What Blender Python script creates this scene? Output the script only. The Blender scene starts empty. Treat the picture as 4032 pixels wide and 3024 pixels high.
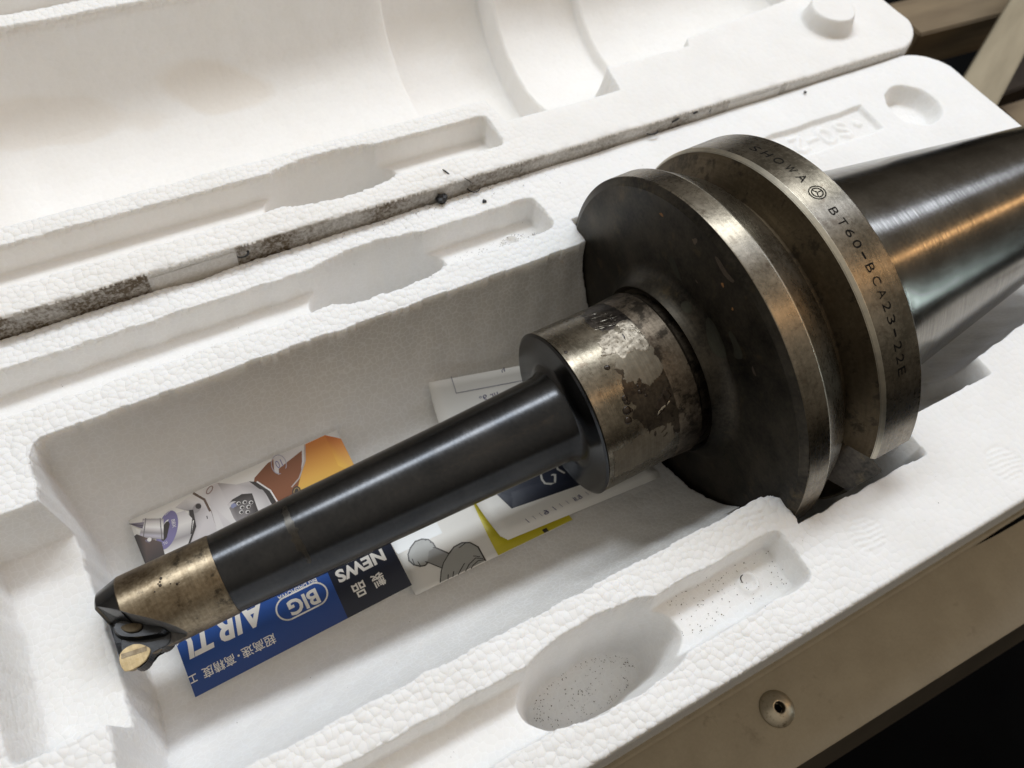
import bpy, bmesh, math, random
import numpy as np
from mathutils import Matrix, Vector

random.seed(7); RNG = np.random.default_rng(7)
scene = bpy.context.scene
MM = 0.001

# ------------------------------------------------------------------ camera
RW = np.array([[0.87000859, -0.48153826, 0.10585822],
               [-0.35815122, -0.76480954, -0.53553157],
               [0.33884032, 0.42800382, -0.83785439]])
CAM = np.array([-174.95946146, -120.76708848, 266.86723505])
cam = bpy.data.cameras.new('camera'); camo = bpy.data.objects.new('camera', cam)
scene.collection.objects.link(camo); scene.camera = camo
m = Matrix.Identity(4)
for i in range(3):
    m[i][0] = RW[0][i]; m[i][1] = -RW[1][i]; m[i][2] = -RW[2][i]; m[i][3] = CAM[i] * MM
camo.matrix_world = m
cam.sensor_width = 4.919; cam.sensor_fit = 'HORIZONTAL'
cam.lens = 4.919 * 3278.1 / 4032
cam.clip_start = 0.01; cam.clip_end = 20
cam.dof.use_dof = True; cam.dof.aperture_fstop = 1.9; cam.dof.focus_distance = 0.300

# ------------------------------------------------------------------ world and lamps
world = bpy.data.worlds.new('World'); scene.world = world; world.use_nodes = True
bgn = world.node_tree.nodes['Background']
wt = world.node_tree; wc = wt.nodes.new('ShaderNodeTexCoord'); wsx = wt.nodes.new('ShaderNodeSeparateXYZ'); wr = wt.nodes.new('ShaderNodeValToRGB')
wt.links.new(wc.outputs['Generated'], wsx.inputs[0]); wt.links.new(wsx.outputs[2], wr.inputs[0]); wt.links.new(wr.outputs[0], bgn.inputs['Color'])
wr.color_ramp.elements[0].position = 0.10; wr.color_ramp.elements[0].color = (0.11, 0.092, 0.070, 1)   # dim workshop walls
wr.color_ramp.elements[1].position = 0.85; wr.color_ramp.elements[1].color = (0.94, 0.86, 0.74, 1)    # pale ceiling
bgn.inputs['Strength'].default_value = 0.50

def area(name, d, dist, sx, sy, power, col, xaxis=(1, 0, 0), target=(0, 0, 0)):
    d = Vector(d).normalized(); L = bpy.data.lights.new(name, 'AREA'); L.shape = 'RECTANGLE'
    L.size = sx; L.size_y = sy; L.energy = power; L.color = col
    o = bpy.data.objects.new(name, L); scene.collection.objects.link(o)
    z = d; x = Vector(xaxis); x = (x - x.dot(z) * z).normalized(); y = z.cross(x)
    o.matrix_world = Matrix(((x[0], y[0], z[0], target[0] + d[0] * dist), (x[1], y[1], z[1], target[1] + d[1] * dist),
                             (x[2], y[2], z[2], target[2] + d[2] * dist), (0, 0, 0, 1)))
    return o
def lamp(name, pos, sx, sy, power, col, xaxis=(1, 0, 0)):
    area(name, pos, Vector(pos).length, sx, sy, power, col, xaxis)
lamp('window_light', (0.20, 0.98, 1.66), 2.2, 0.30, 29, (0.87, 0.935, 1.0))
lamp('ceiling_tube', (1.70, 0.50, 1.60), 1.5, 0.24, 6.5, (0.70, 0.80, 1.0))
lamp('warm_ceiling_lamp', (1.75, -0.70, 1.60), 3.2, 0.085, 6.0, (1.0, 0.60, 0.28))
lamp('far_tube', (1.87, -1.06, 0.46), 0.8, 0.02, 1.6, (0.70, 0.90, 1.0), (0, 0, 1))

scene.view_settings.view_transform = 'Standard'; scene.view_settings.look = 'None'
scene.view_settings.exposure = 0.07; scene.view_settings.gamma = 1.0
scene.cycles.max_bounces = 6; scene.cycles.diffuse_bounces = 4

# ------------------------------------------------------------------ object helpers
COL = scene.collection
def link(name, me, mat=None, parent=None):
    o = bpy.data.objects.new(name, me); COL.objects.link(o)
    if mat: me.materials.append(mat)
    if parent: o.parent = parent
    return o
def tag(o, label, cat, group=None, kind=None):
    if label: o['label'] = label
    if cat: o['category'] = cat
    if group: o['group'] = group
    if kind: o['kind'] = kind
    return o
def mesh_from(name, verts, faces, smooth=True):
    me = bpy.data.meshes.new(name); me.from_pydata([tuple(v) for v in verts], [], faces)
    if smooth: me.polygons.foreach_set('use_smooth', [True] * len(me.polygons))
    me.update(); return me
def grid_mesh(name, P, smooth=True):
    """P: (ny, nx, 3) array of points -> quad mesh, fast"""
    ny, nx = P.shape[:2]
    me = bpy.data.meshes.new(name)
    nv = nx * ny; me.vertices.add(nv); me.vertices.foreach_set('co', P.reshape(-1).astype(np.float32))
    i = np.arange(nv).reshape(ny, nx)
    q = np.stack([i[:-1, :-1], i[:-1, 1:], i[1:, 1:], i[1:, :-1]], -1).reshape(-1, 4)
    nf = len(q); me.loops.add(nf * 4); me.loops.foreach_set('vertex_index', q.reshape(-1).astype(np.int32))
    me.polygons.add(nf); me.polygons.foreach_set('loop_start', (np.arange(nf) * 4).astype(np.int32))
    me.polygons.foreach_set('loop_total', np.full(nf, 4, np.int32))
    me.polygons.foreach_set('use_smooth', np.full(nf, smooth))
    me.update(calc_edges=True); return me

# ------------------------------------------------------------------ material helpers
class N:
    def __init__(s, name):
        s.m = bpy.data.materials.new(name); s.m.use_nodes = True; s.t = s.m.node_tree
        s.b = s.t.nodes['Principled BSDF']; s.out = s.t.nodes['Material Output']
    def new(s, ty, **k):
        n = s.t.nodes.new(ty)
        for a, v in k.items():
            if a in n.bl_rna.properties.keys(): setattr(n, a, v)
        return n
    def l(s, a, b): s.t.links.new(a, b)
    def mm(s, scale=(1, 1, 1)):
        tc = s.new('ShaderNodeTexCoord'); v = s.new('ShaderNodeVectorMath', operation='MULTIPLY')
        s.l(tc.outputs['Object'], v.inputs[0]); v.inputs[1].default_value = tuple(1000 * k for k in scale); return v.outputs[0]
    def noise(s, vec, sc, det=4, rough=0.55):
        n = s.new('ShaderNodeTexNoise'); n.inputs['Scale'].default_value = sc; n.inputs['Detail'].default_value = det
        n.inputs['Roughness'].default_value = rough; s.l(vec, n.inputs['Vector']); return n.outputs['Fac']
    def ramp(s, fac, stops):
        r = s.new('ShaderNodeValToRGB'); e = r.color_ramp.elements
        while len(e) < len(stops): e.new(0.5)
        for i, (p, c) in enumerate(stops):
            e[i].position = p; e[i].color = (c, c, c, 1) if isinstance(c, (int, float)) else (*c, 1)
        s.l(fac, r.inputs[0]); return r.outputs[0]
    def math(s, op, a, b=None, c=None):
        n = s.new('ShaderNodeMath', operation=op)
        for i, v in enumerate((a, b, c)):
            if v is None: continue
            if isinstance(v, (int, float)): n.inputs[i].default_value = v
            else: s.l(v, n.inputs[i])
        return n.outputs[0]
    def mix(s, f, a, b):
        n = s.new('ShaderNodeMix', data_type='RGBA')
        for i, v in ((0, f), (6, a), (7, b)):
            if isinstance(v, (int, float)): n.inputs[i].default_value = v
            elif isinstance(v, tuple): n.inputs[i].default_value = (*v, 1)
            else: s.l(v, n.inputs[i])
        return n.outputs[2]
    def attr(s, name):
        n = s.new('ShaderNodeAttribute'); n.attribute_name = name; return n
    def bump(s, h, strength, dist_mm):
        n = s.new('ShaderNodeBump'); n.inputs['Strength'].default_value = strength
        n.inputs['Distance'].default_value = dist_mm * MM; s.l(h, n.inputs['Height'])
        s.l(n.outputs[0], s.b.inputs['Normal']); return n
    def set(s, **k):
        for a, v in k.items():
            i = s.b.inputs[a.replace('_', ' ')]
            if hasattr(v, 'is_linked') or hasattr(v, 'links'): s.l(v, i)
            elif isinstance(v, tuple): i.default_value = (*v, 1)
            else: i.default_value = v

def simple(name, col, rough=0.6, metal=0.0, mottle=0.0, mscale=0.3, spec=0.5):
    n = N(name); n.set(Roughness=rough, Metallic=metal); n.b.inputs['Specular IOR Level'].default_value = spec
    if mottle:
        f = n.noise(n.mm(), mscale)
        n.set(Base_Color=n.mix(n.ramp(f, [(0.3, 0.0), (0.7, 1.0)]), tuple(c * (1 - mottle) for c in col), tuple(min(1, c * (1 + mottle)) for c in col)))
    else: n.set(Base_Color=col)
    return n.m

def foam_material():
    n = N('expanded_polystyrene'); v = n.mm((1, 1, 1))
    # slight warp so the beads are not all alike
    nz = n.new('ShaderNodeTexNoise'); nz.inputs['Scale'].default_value = 0.12; n.l(v, nz.inputs['Vector'])
    sc = n.new('ShaderNodeVectorMath', operation='SCALE'); n.l(nz.outputs['Color'], sc.inputs[0]); sc.inputs['Scale'].default_value = 2.5
    ad = n.new('ShaderNodeVectorMath', operation='ADD'); n.l(v, ad.inputs[0]); n.l(sc.outputs[0], ad.inputs[1])
    def vor(feature):
        t = n.new('ShaderNodeTexVoronoi', feature=feature); t.inputs['Scale'].default_value = 1 / 2.55
        t.inputs['Randomness'].default_value = 0.8; n.l(ad.outputs[0], t.inputs['Vector']); return t
    f1 = vor('F1'); ed = vor('DISTANCE_TO_EDGE')
    bead = n.attr('bead').outputs['Fac']; dirt_shade = n.attr('dirt_shade').outputs['Fac']; stain = n.attr('stain').outputs['Fac']
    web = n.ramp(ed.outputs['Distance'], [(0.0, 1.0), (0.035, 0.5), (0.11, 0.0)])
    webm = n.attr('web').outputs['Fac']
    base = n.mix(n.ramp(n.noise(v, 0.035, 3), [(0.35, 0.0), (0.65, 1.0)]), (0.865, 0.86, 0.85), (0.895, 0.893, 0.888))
    base = n.mix(n.math('MULTIPLY', webm, n.math('SUBTRACT', 0.58, n.math('MULTIPLY', web, 0.58))), base, (0.60, 0.575, 0.53))  # light bleeding through bead joints painted in: cells darkened, joints left pale
    cellv = n.new('ShaderNodeSeparateColor'); n.l(f1.outputs['Color'], cellv.inputs[0])
    base = n.mix(n.math('MULTIPLY', cellv.outputs[0], 0.07), base, (0.70, 0.69, 0.66))
    base = n.mix(n.math('MULTIPLY', stain, 0.55), base, (0.66, 0.55, 0.41))
    grime = n.ramp(n.noise(v, 0.7, 4, 0.6), [(0.36, 1.0), (0.62, 0.45)])
    grime_shade = n.math('MULTIPLY', dirt_shade, n.math('ADD', grime, n.math('MULTIPLY', cellv.outputs[1], 0.25)))
    base = n.mix(n.math('MINIMUM', grime_shade, 0.97), base, (0.115, 0.083, 0.048))  # grime, with the hinge gap's shade painted into its darkness
    n.set(Base_Color=base, Roughness=0.62); n.b.inputs['Specular IOR Level'].default_value = 0.25
    n.b.inputs['Subsurface Weight'].default_value = 0.5; n.b.inputs['Subsurface Radius'].default_value = (1, 0.92, 0.8); n.b.inputs['Subsurface Scale'].default_value = 0.005
    dome = n.math('SUBTRACT', 1.0, n.math('POWER', n.math('MULTIPLY', f1.outputs['Distance'], 1.35), 2.0))
    edge = n.ramp(ed.outputs['Distance'], [(0.0, 0.0), (0.12, 0.6), (0.35, 1.0)])
    h = n.math('MULTIPLY', n.math('ADD', n.math('MULTIPLY', dome, 1.0), n.math('MULTIPLY', edge, 0.16)), n.math('ADD', n.math('MULTIPLY', bead, 0.97), 0.03))
    h = n.math('ADD', h, n.math('MULTIPLY', n.noise(v, 0.25, 5), 0.35))
    d = n.new('ShaderNodeDisplacement'); d.inputs['Midlevel'].default_value = 0.6; d.inputs['Scale'].default_value = 0.40 * MM
    n.l(h, d.inputs['Height']); n.l(d.outputs[0], n.out.inputs['Displacement'])
    n.m.displacement_method = 'BOTH'
    return n.m

def metal(name, c1, c2, rough, turn=0.5, stain=None, pit=0.0, metallic=1.0, rvar=0.12, bumpd=0.02, streak=0.35):
    """turned steel: circumferential lathe marks, cloudy tarnish, pits"""
    n = N(name); v = n.mm()
    lathe = n.noise(n.mm((3.2, 0.02, 0.02)), 1.0, 2, 0.5)
    cloud = n.noise(v, 0.06, 6, 0.6); fine = n.noise(v, 0.7, 5, 0.65)
    f = n.ramp(n.math('ADD', n.math('MULTIPLY', cloud, 0.65), n.math('MULTIPLY', fine, 0.35)), [(0.38, 0.0), (0.62, 1.0)])
    col = n.mix(f, c1, c2)
    ringn = n.ramp(n.noise(n.mm((1.3, 0.03, 0.03)), 1.0, 4, 0.65), [(0.34, 0.0), (0.66, 1.0)])
    dk = n.mix(0.55, col, (0.0, 0.0, 0.0)); col = n.mix(n.math('MULTIPLY', ringn, streak), col, dk)
    if stain:
        sc, thr, amt = stain[1], stain[2], stain[3]
        s2 = n.ramp(n.noise(v, sc, 7, 0.7), [(thr, 0.0), (thr + 0.09, 1.0)])
        col = n.mix(n.math('MULTIPLY', s2, amt), col, stain[0])
    n.set(Base_Color=col, Metallic=metallic)
    r = n.math('ADD', n.math('MULTIPLY', ringn, 0.05), n.math('ADD', rough - rvar * 0.5, n.math('MULTIPLY', n.math('ADD', n.math('MULTIPLY', fine, 0.5), n.math('MULTIPLY', cloud, 0.5)), rvar * 2)))
    n.set(Roughness=r)
    h = n.math('ADD', n.math('MULTIPLY', lathe, turn), n.math('MULTIPLY', fine, 0.5))
    if pit:
        p = n.ramp(n.noise(v, 1.1, 3, 0.5), [(0.30, 0.0), (0.38, 1.0)])
        h = n.math('ADD', h, n.math('MULTIPLY', p, pit))
    n.bump(h, 0.5, bumpd)
    return n.m

def vcol_mat(name, rough=0.35, spec=0.5):
    n = N(name); a = n.attr('ink'); n.l(a.outputs['Color'], n.b.inputs['Base Color'])
    n.set(Roughness=rough); n.b.inputs['Specular IOR Level'].default_value = spec; return n.m

M = {}
M['foam'] = foam_material()
M['black'] = metal('blackened_steel', (0.044, 0.046, 0.050), (0.068, 0.068, 0.070), 0.175, 0.9, ((0.10, 0.075, 0.05), 0.16, 0.66, 0.30), rvar=0.06, metallic=1.0, bumpd=0.006, streak=0.12)
M['black2'] = metal('blackened_fillet', (0.030, 0.029, 0.029), (0.050, 0.047, 0.044), 0.34, 0.5, ((0.09, 0.07, 0.045), 0.16, 0.64, 0.3), rvar=0.10)
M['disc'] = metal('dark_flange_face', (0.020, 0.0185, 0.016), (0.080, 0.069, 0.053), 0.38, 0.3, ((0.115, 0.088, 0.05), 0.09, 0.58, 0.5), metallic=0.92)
M['steel'] = metal('worn_ground_steel', (0.135, 0.118, 0.090), (0.32, 0.28, 0.22), 0.20, 0.35, ((0.12, 0.095, 0.07), 0.22, 0.56, 0.7), pit=0.2)
M['shank'] = metal('ground_taper_steel', (0.17, 0.155, 0.13), (0.27, 0.25, 0.215), 0.125, 0.25, ((0.18, 0.155, 0.12), 0.08, 0.60, 0.4), rvar=0.08, bumpd=0.007, streak=0.5)
M['bronze'] = metal('bronze_tinted_steel', (0.105, 0.075, 0.045), (0.32, 0.26, 0.18), 0.25, 0.1, ((0.035, 0.03, 0.026), 0.14, 0.56, 0.8), pit=0.5, bumpd=0.09)
M['groove'] = metal('oily_brown_steel', (0.10, 0.078, 0.050), (0.17, 0.135, 0.09), 0.42, 0.4, ((0.03, 0.025, 0.02), 0.12, 0.52, 0.7))
M['rust'] = metal('rust_brown_steel', (0.060, 0.045, 0.033), (0.26, 0.215, 0.165), 0.35, 0.2, ((0.03, 0.025, 0.02), 0.14, 0.50, 0.85), pit=0.5)
M['chamfer'] = metal('bright_edge_steel', (0.50, 0.47, 0.40), (0.68, 0.62, 0.50), 0.30, 0.2)  # bare scratched metal, also paints the rim edge highlights
M['patch'] = metal('scuffed_matt_steel', (0.20, 0.175, 0.14), (0.50, 0.45, 0.38), 0.52, 0.1, pit=1.0, bumpd=0.10, metallic=0.9)
M['patch2'] = metal('etched_brown_steel', (0.15, 0.128, 0.095), (0.24, 0.20, 0.155), 0.40, 0.1, pit=0.6)
M['oil'] = simple('burnt_oil', (0.030, 0.020, 0.013), 0.22, 0.3, 0.4, 0.8)
M['engrave'] = simple('engraved_black', (0.006, 0.0055, 0.005), 0.8, spec=0.05)
M['insert'] = metal('gold_coated_carbide', (0.26, 0.19, 0.10), (0.60, 0.47, 0.28), 0.30, 0.1, ((0.25, 0.17, 0.07), 0.35, 0.5, 0.5))
M['paper'] = simple('white_paper', (0.80, 0.785, 0.745), 0.55, 0, 0.02, 0.05, 0.3)
M['ink'] = vcol_mat('printed_ink')
M['bench'] = metal('painted_bench_steel', (0.265, 0.232, 0.168), (0.315, 0.278, 0.205), 0.42, 0.0, ((0.13, 0.105, 0.07), 0.05, 0.62, 0.5), metallic=0.1, bumpd=0.004, streak=0.0)
M['bench_dark'] = simple('bench_side_dark', (0.075, 0.063, 0.047), 0.55, 0.2, 0.2, 0.03)  # darker tone for the bench side and support table
M['screw'] = metal('screw_steel', (0.40, 0.36, 0.28), (0.52, 0.46, 0.36), 0.30, 0.0, streak=0.0, stain= ((0.14, 0.11, 0.07), 0.4, 0.55, 0.7))
M['chip'] = simple('burnt_metal_chip', (0.014, 0.013, 0.014), 0.5, 0.2, 0.3, 0.8)
M['grit'] = simple('dark_grit', (0.09, 0.062, 0.04), 0.8, 0, 0.5, 0.8)
M['floor'] = simple('dark_floor_and_gaps', (0.0022, 0.0024, 0.0028), 0.9, 0, 0.5, 0.01, spec=0.05)  # also serves as painted shade in the strip gap and screw socket

def wood(name, c1, c2):
    n = N(name); v = n.mm((0.12, 1, 1)); f = n.noise(v, 0.06, 6, 0.6)
    n.set(Base_Color=n.mix(n.ramp(f, [(0.35, 0.0), (0.65, 1.0)]), c1, c2), Roughness=0.65); n.bump(f, 0.5, 0.4); return n.m
M['wood'] = wood('grimy_plank', (0.13, 0.09, 0.048), (0.21, 0.155, 0.088))
M['pale_wood'] = wood('pale_bar_wood', (0.24, 0.20, 0.13), (0.33, 0.28, 0.19))

# ------------------------------------------------------------------ foam packaging
def s_noise(x, y, seed, wl):
    r = np.random.default_rng(seed); out = 0
    for _ in range(7):
        a = r.uniform(0, 2 * np.pi); k = 2 * np.pi / (wl * r.uniform(0.6, 1.6))
        out = out + np.sin(k * (x * np.cos(a) + y * np.sin(a)) + r.uniform(0, 6.28))
    return out / 3.0

def smin(a, b, k):
    h = np.clip(0.5 + 0.5 * (b - a) / k, 0, 1); return b * (1 - h) + a * h - k * h * (1 - h)

def seg_dist(x, y, pts):
    d = np.full(x.shape, 1e9)
    for (ax, ay), (bx, by) in zip(pts[:-1], pts[1:]):
        t = np.clip(((x - ax) * (bx - ax) + (y - ay) * (by - ay)) / ((bx - ax) ** 2 + (by - ay) ** 2 + 1e-9), 0, 1)
        d = np.minimum(d, np.hypot(x - ax - t * (bx - ax), y - ay - t * (by - ay)))
    return d

def rect_in(x, y, x0, x1, y0, y1, r):
    """inward distance of a rounded rectangle (positive inside)"""
    qx = np.abs(x - (x0 + x1) / 2) - (x1 - x0) / 2 + r; qy = np.abs(y - (y0 + y1) / 2) - (y1 - y0) / 2 + r
    return -(np.minimum(np.maximum(qx, qy), 0) + np.hypot(np.maximum(qx, 0), np.maximum(qy, 0)) - r)

def foam_depth(x, y, lid):
    """depth below the rim plane (mm) at (x, y); y measured from the tool axis; in the lid +y points away from the hinge"""
    k_ = 0.35 if lid else 1.0; jx = 0.35 * k_ * s_noise(x, y, 3, 9); jy = 0.3 * k_ * s_noise(x, y, 4, 11)
    x = x + jx; y = y + jy; ay = np.abs(y)
    D = np.zeros_like(x)
    R1 = 62.0 if lid else 66.0
    # round trough for the bar end
    t = x + 231.0
    Rx = R1 - np.where(t < 8, 8 - np.sqrt(np.clip(64 - (8 - np.clip(t, 0, 8)) ** 2, 0, None)), 0)
    dep = np.sqrt(np.clip(R1 ** 2 - y ** 2, 0, None))
    dep = np.where(ay < Rx, dep, 0)
    dep = smin(dep, np.clip(t, 0, None) * 13.0, 5.0); dep = np.where((t > 0) & (x < (-4 if lid else 3)), np.clip(dep, 0, None), 0)
    D = np.maximum(D, dep)
    # shelf beyond its end
    if not lid:
        ins = rect_in(x, y - 3.0, -257 + 0.0, -205, -39.5, 39.5, 5)
        sh = smin(np.clip(ins, 0, None) * 8.0, np.full_like(x, 29.0) - 0.006 * (y - 3) ** 2 * 0.5, 6.0)
        D = np.maximum(D, np.where(ins > 0, np.clip(sh, 0, None), 0))
    if lid:   # stepped round trough of the lid: radius changes over a short length
        ss = lambda a, b: np.clip((x - a) / (b - a), 0, 1) ** 2 * (3 - 2 * np.clip((x - a) / (b - a), 0, 1))
        Rl = 62 + 16.5 * ss(-5, -2) - 17.0 * ss(61.5, 65) - 5.5 * ss(116.5, 120) - 0.128 * np.clip(x - 118, 0, None)
        dep = np.sqrt(np.clip(Rl ** 2 - y ** 2, 0, None)); dep = np.where(x > -6, dep, 0)
        dep = np.minimum(dep, np.clip(247 - x, 0, None) * 8); D = np.maximum(D, dep)
    # flange pocket
    Rf = 78.5 if lid else 80.5
    ins = np.minimum(x + 1.2, 63.5 - x) * (0 if lid else 1)
    dep = np.minimum(np.clip(Rf - ay, 0, None) * 14, np.sqrt(np.clip((Rf + 4) ** 2 - y ** 2, 0, None)) + 1.5)
    dep = np.minimum(dep, np.clip(ins, 0, None) * (7 if lid else 30)); D = np.maximum(D, np.clip(dep, 0, None))
    # shank pockets
    ins = 118 - x; R2 = 61.5 if lid else 65.0
    dep = np.where((x > 60) & (ay < R2) & (not lid), np.sqrt(np.clip(R2 ** 2 - y ** 2, 0, None)), 0)
    dep = np.minimum(dep, np.clip(ins, 0, None) * (6 if lid else 10)); D = np.maximum(D, dep)
    R3 = 56.5 - 0.128 * (x - 118)
    dep = np.where((x > 114) & (ay < R3) & (not lid), np.sqrt(np.clip(R3 ** 2 - y ** 2, 0, None)), 0)
    dep = np.minimum(dep, np.clip(247 - x, 0, None) * 8); D = np.maximum(D, dep)
    # side slots and oval wells
    for sgn in (-1, 1):
        yy = y * sgn
        if lid and sgn > 0: pass
        y0, y1 = (71.0, 92.0) if lid else (78.5, 99.2)
        ins = rect_in(x, yy, -300 if lid else -262, -9.5, y0, y1, 4)
        dep = np.where(ins > 0, smin(np.clip(ins, 0, None) * 8, np.full_like(x, 12.6), 3.5), 0)
        D = np.maximum(D, np.clip(dep, 0, None))
        q = (np.abs((x + 89) / 34) ** 2.3 + np.abs((yy - (y0 + y1) / 2) / 13.8) ** 2.3) ** (1 / 2.3)
        dep = smin((1 - q) * 150, np.full_like(x, 45.0), 6); D = np.maximum(D, np.where(q < 1, np.clip(dep, 0, None), 0))
        if not lid:   # small moulded ring on the slot floor
            rr = np.hypot(x + 25.5, yy - 88); D = D - 1.5 * np.exp(-((rr - 3.4) / 0.9) ** 2) * (D > 11) + 1.2 * np.exp(-(rr / 1.8) ** 2) * (D > 11)
    if lid:
        # round locating stud; on the hinge side
        for sgn in (-1, 1):
            rr = np.hypot(x - 207, y * sgn - 71)
            D = np.where(rr < 14.5, -np.minimum(9.0, np.clip(14.5 - rr, 0, None) * 4.0), D)
    else:
        for sgn in (-1, 1):
            rr = np.hypot((x - 212), y * sgn - 78.5)
            D = np.maximum(D, smin(np.clip(15.5 - rr, 0, None) * 2.6, np.full_like(x, 9.5), 3) * (rr < 15.5))
        # moulded name plate with raised characters
        ins = rect_in(x, y, 112, 183, 70, 89.3, 0.8)
        pl = np.where(ins > 0, np.minimum(ins * 1.6, 2.6), 0)
        up = lambda pts, cx: [(cx - px * 1.0, 79.5 - py) for px, py in pts]   # seen upside down from here
        g = seg_dist(x, y, up([(2.6, 3.8), (0.5, 5), (-2.2, 4), (-2.4, 1.5), (0, 0), (2.4, -1.5), (2.2, -4), (-0.5, -5), (-2.6, -3.8)], 163))
        th = np.linspace(0, 2 * np.pi, 17)
        g = np.minimum(g, seg_dist(x, y, up([(3.3 * np.cos(a), 5 * np.sin(a)) for a in th], 151.5)))
        g = np.minimum(g, seg_dist(x, y, up([(-2.2, 0), (2.2, 0)], 142.5)))
        g = np.minimum(g, seg_dist(x, y, up([(-2.6, 3.6), (0, 5), (2.5, 3.4), (1.8, 1), (-2.6, -4.6), (2.8, -4.6)], 133.5)))
        g = np.minimum(g, np.hypot(x - 174, y - 80) - 1.2)
        pl = pl - 1.1 * np.clip(1 - (g - 0.5) / 1.6, 0, 1) * (ins > 1)
        D = np.maximum(D, pl)
        # ribbed ejector marks on the near rim
        for cx, cy, r in ((19, -95.5, 7.0), (-16, -71, 5.0), (90, -98, 7.5)):
            rr = np.hypot(x - cx, y - cy)
            rib = 0.13 * np.sin((y - cy) * 2 * np.pi / 2.1 + (x - cx) * 0.5)
            D = D + np.where(rr < r, 0.12 + rib, 0) + 0.16 * np.exp(-((rr - r) / 0.8) ** 2)
    return D

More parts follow.
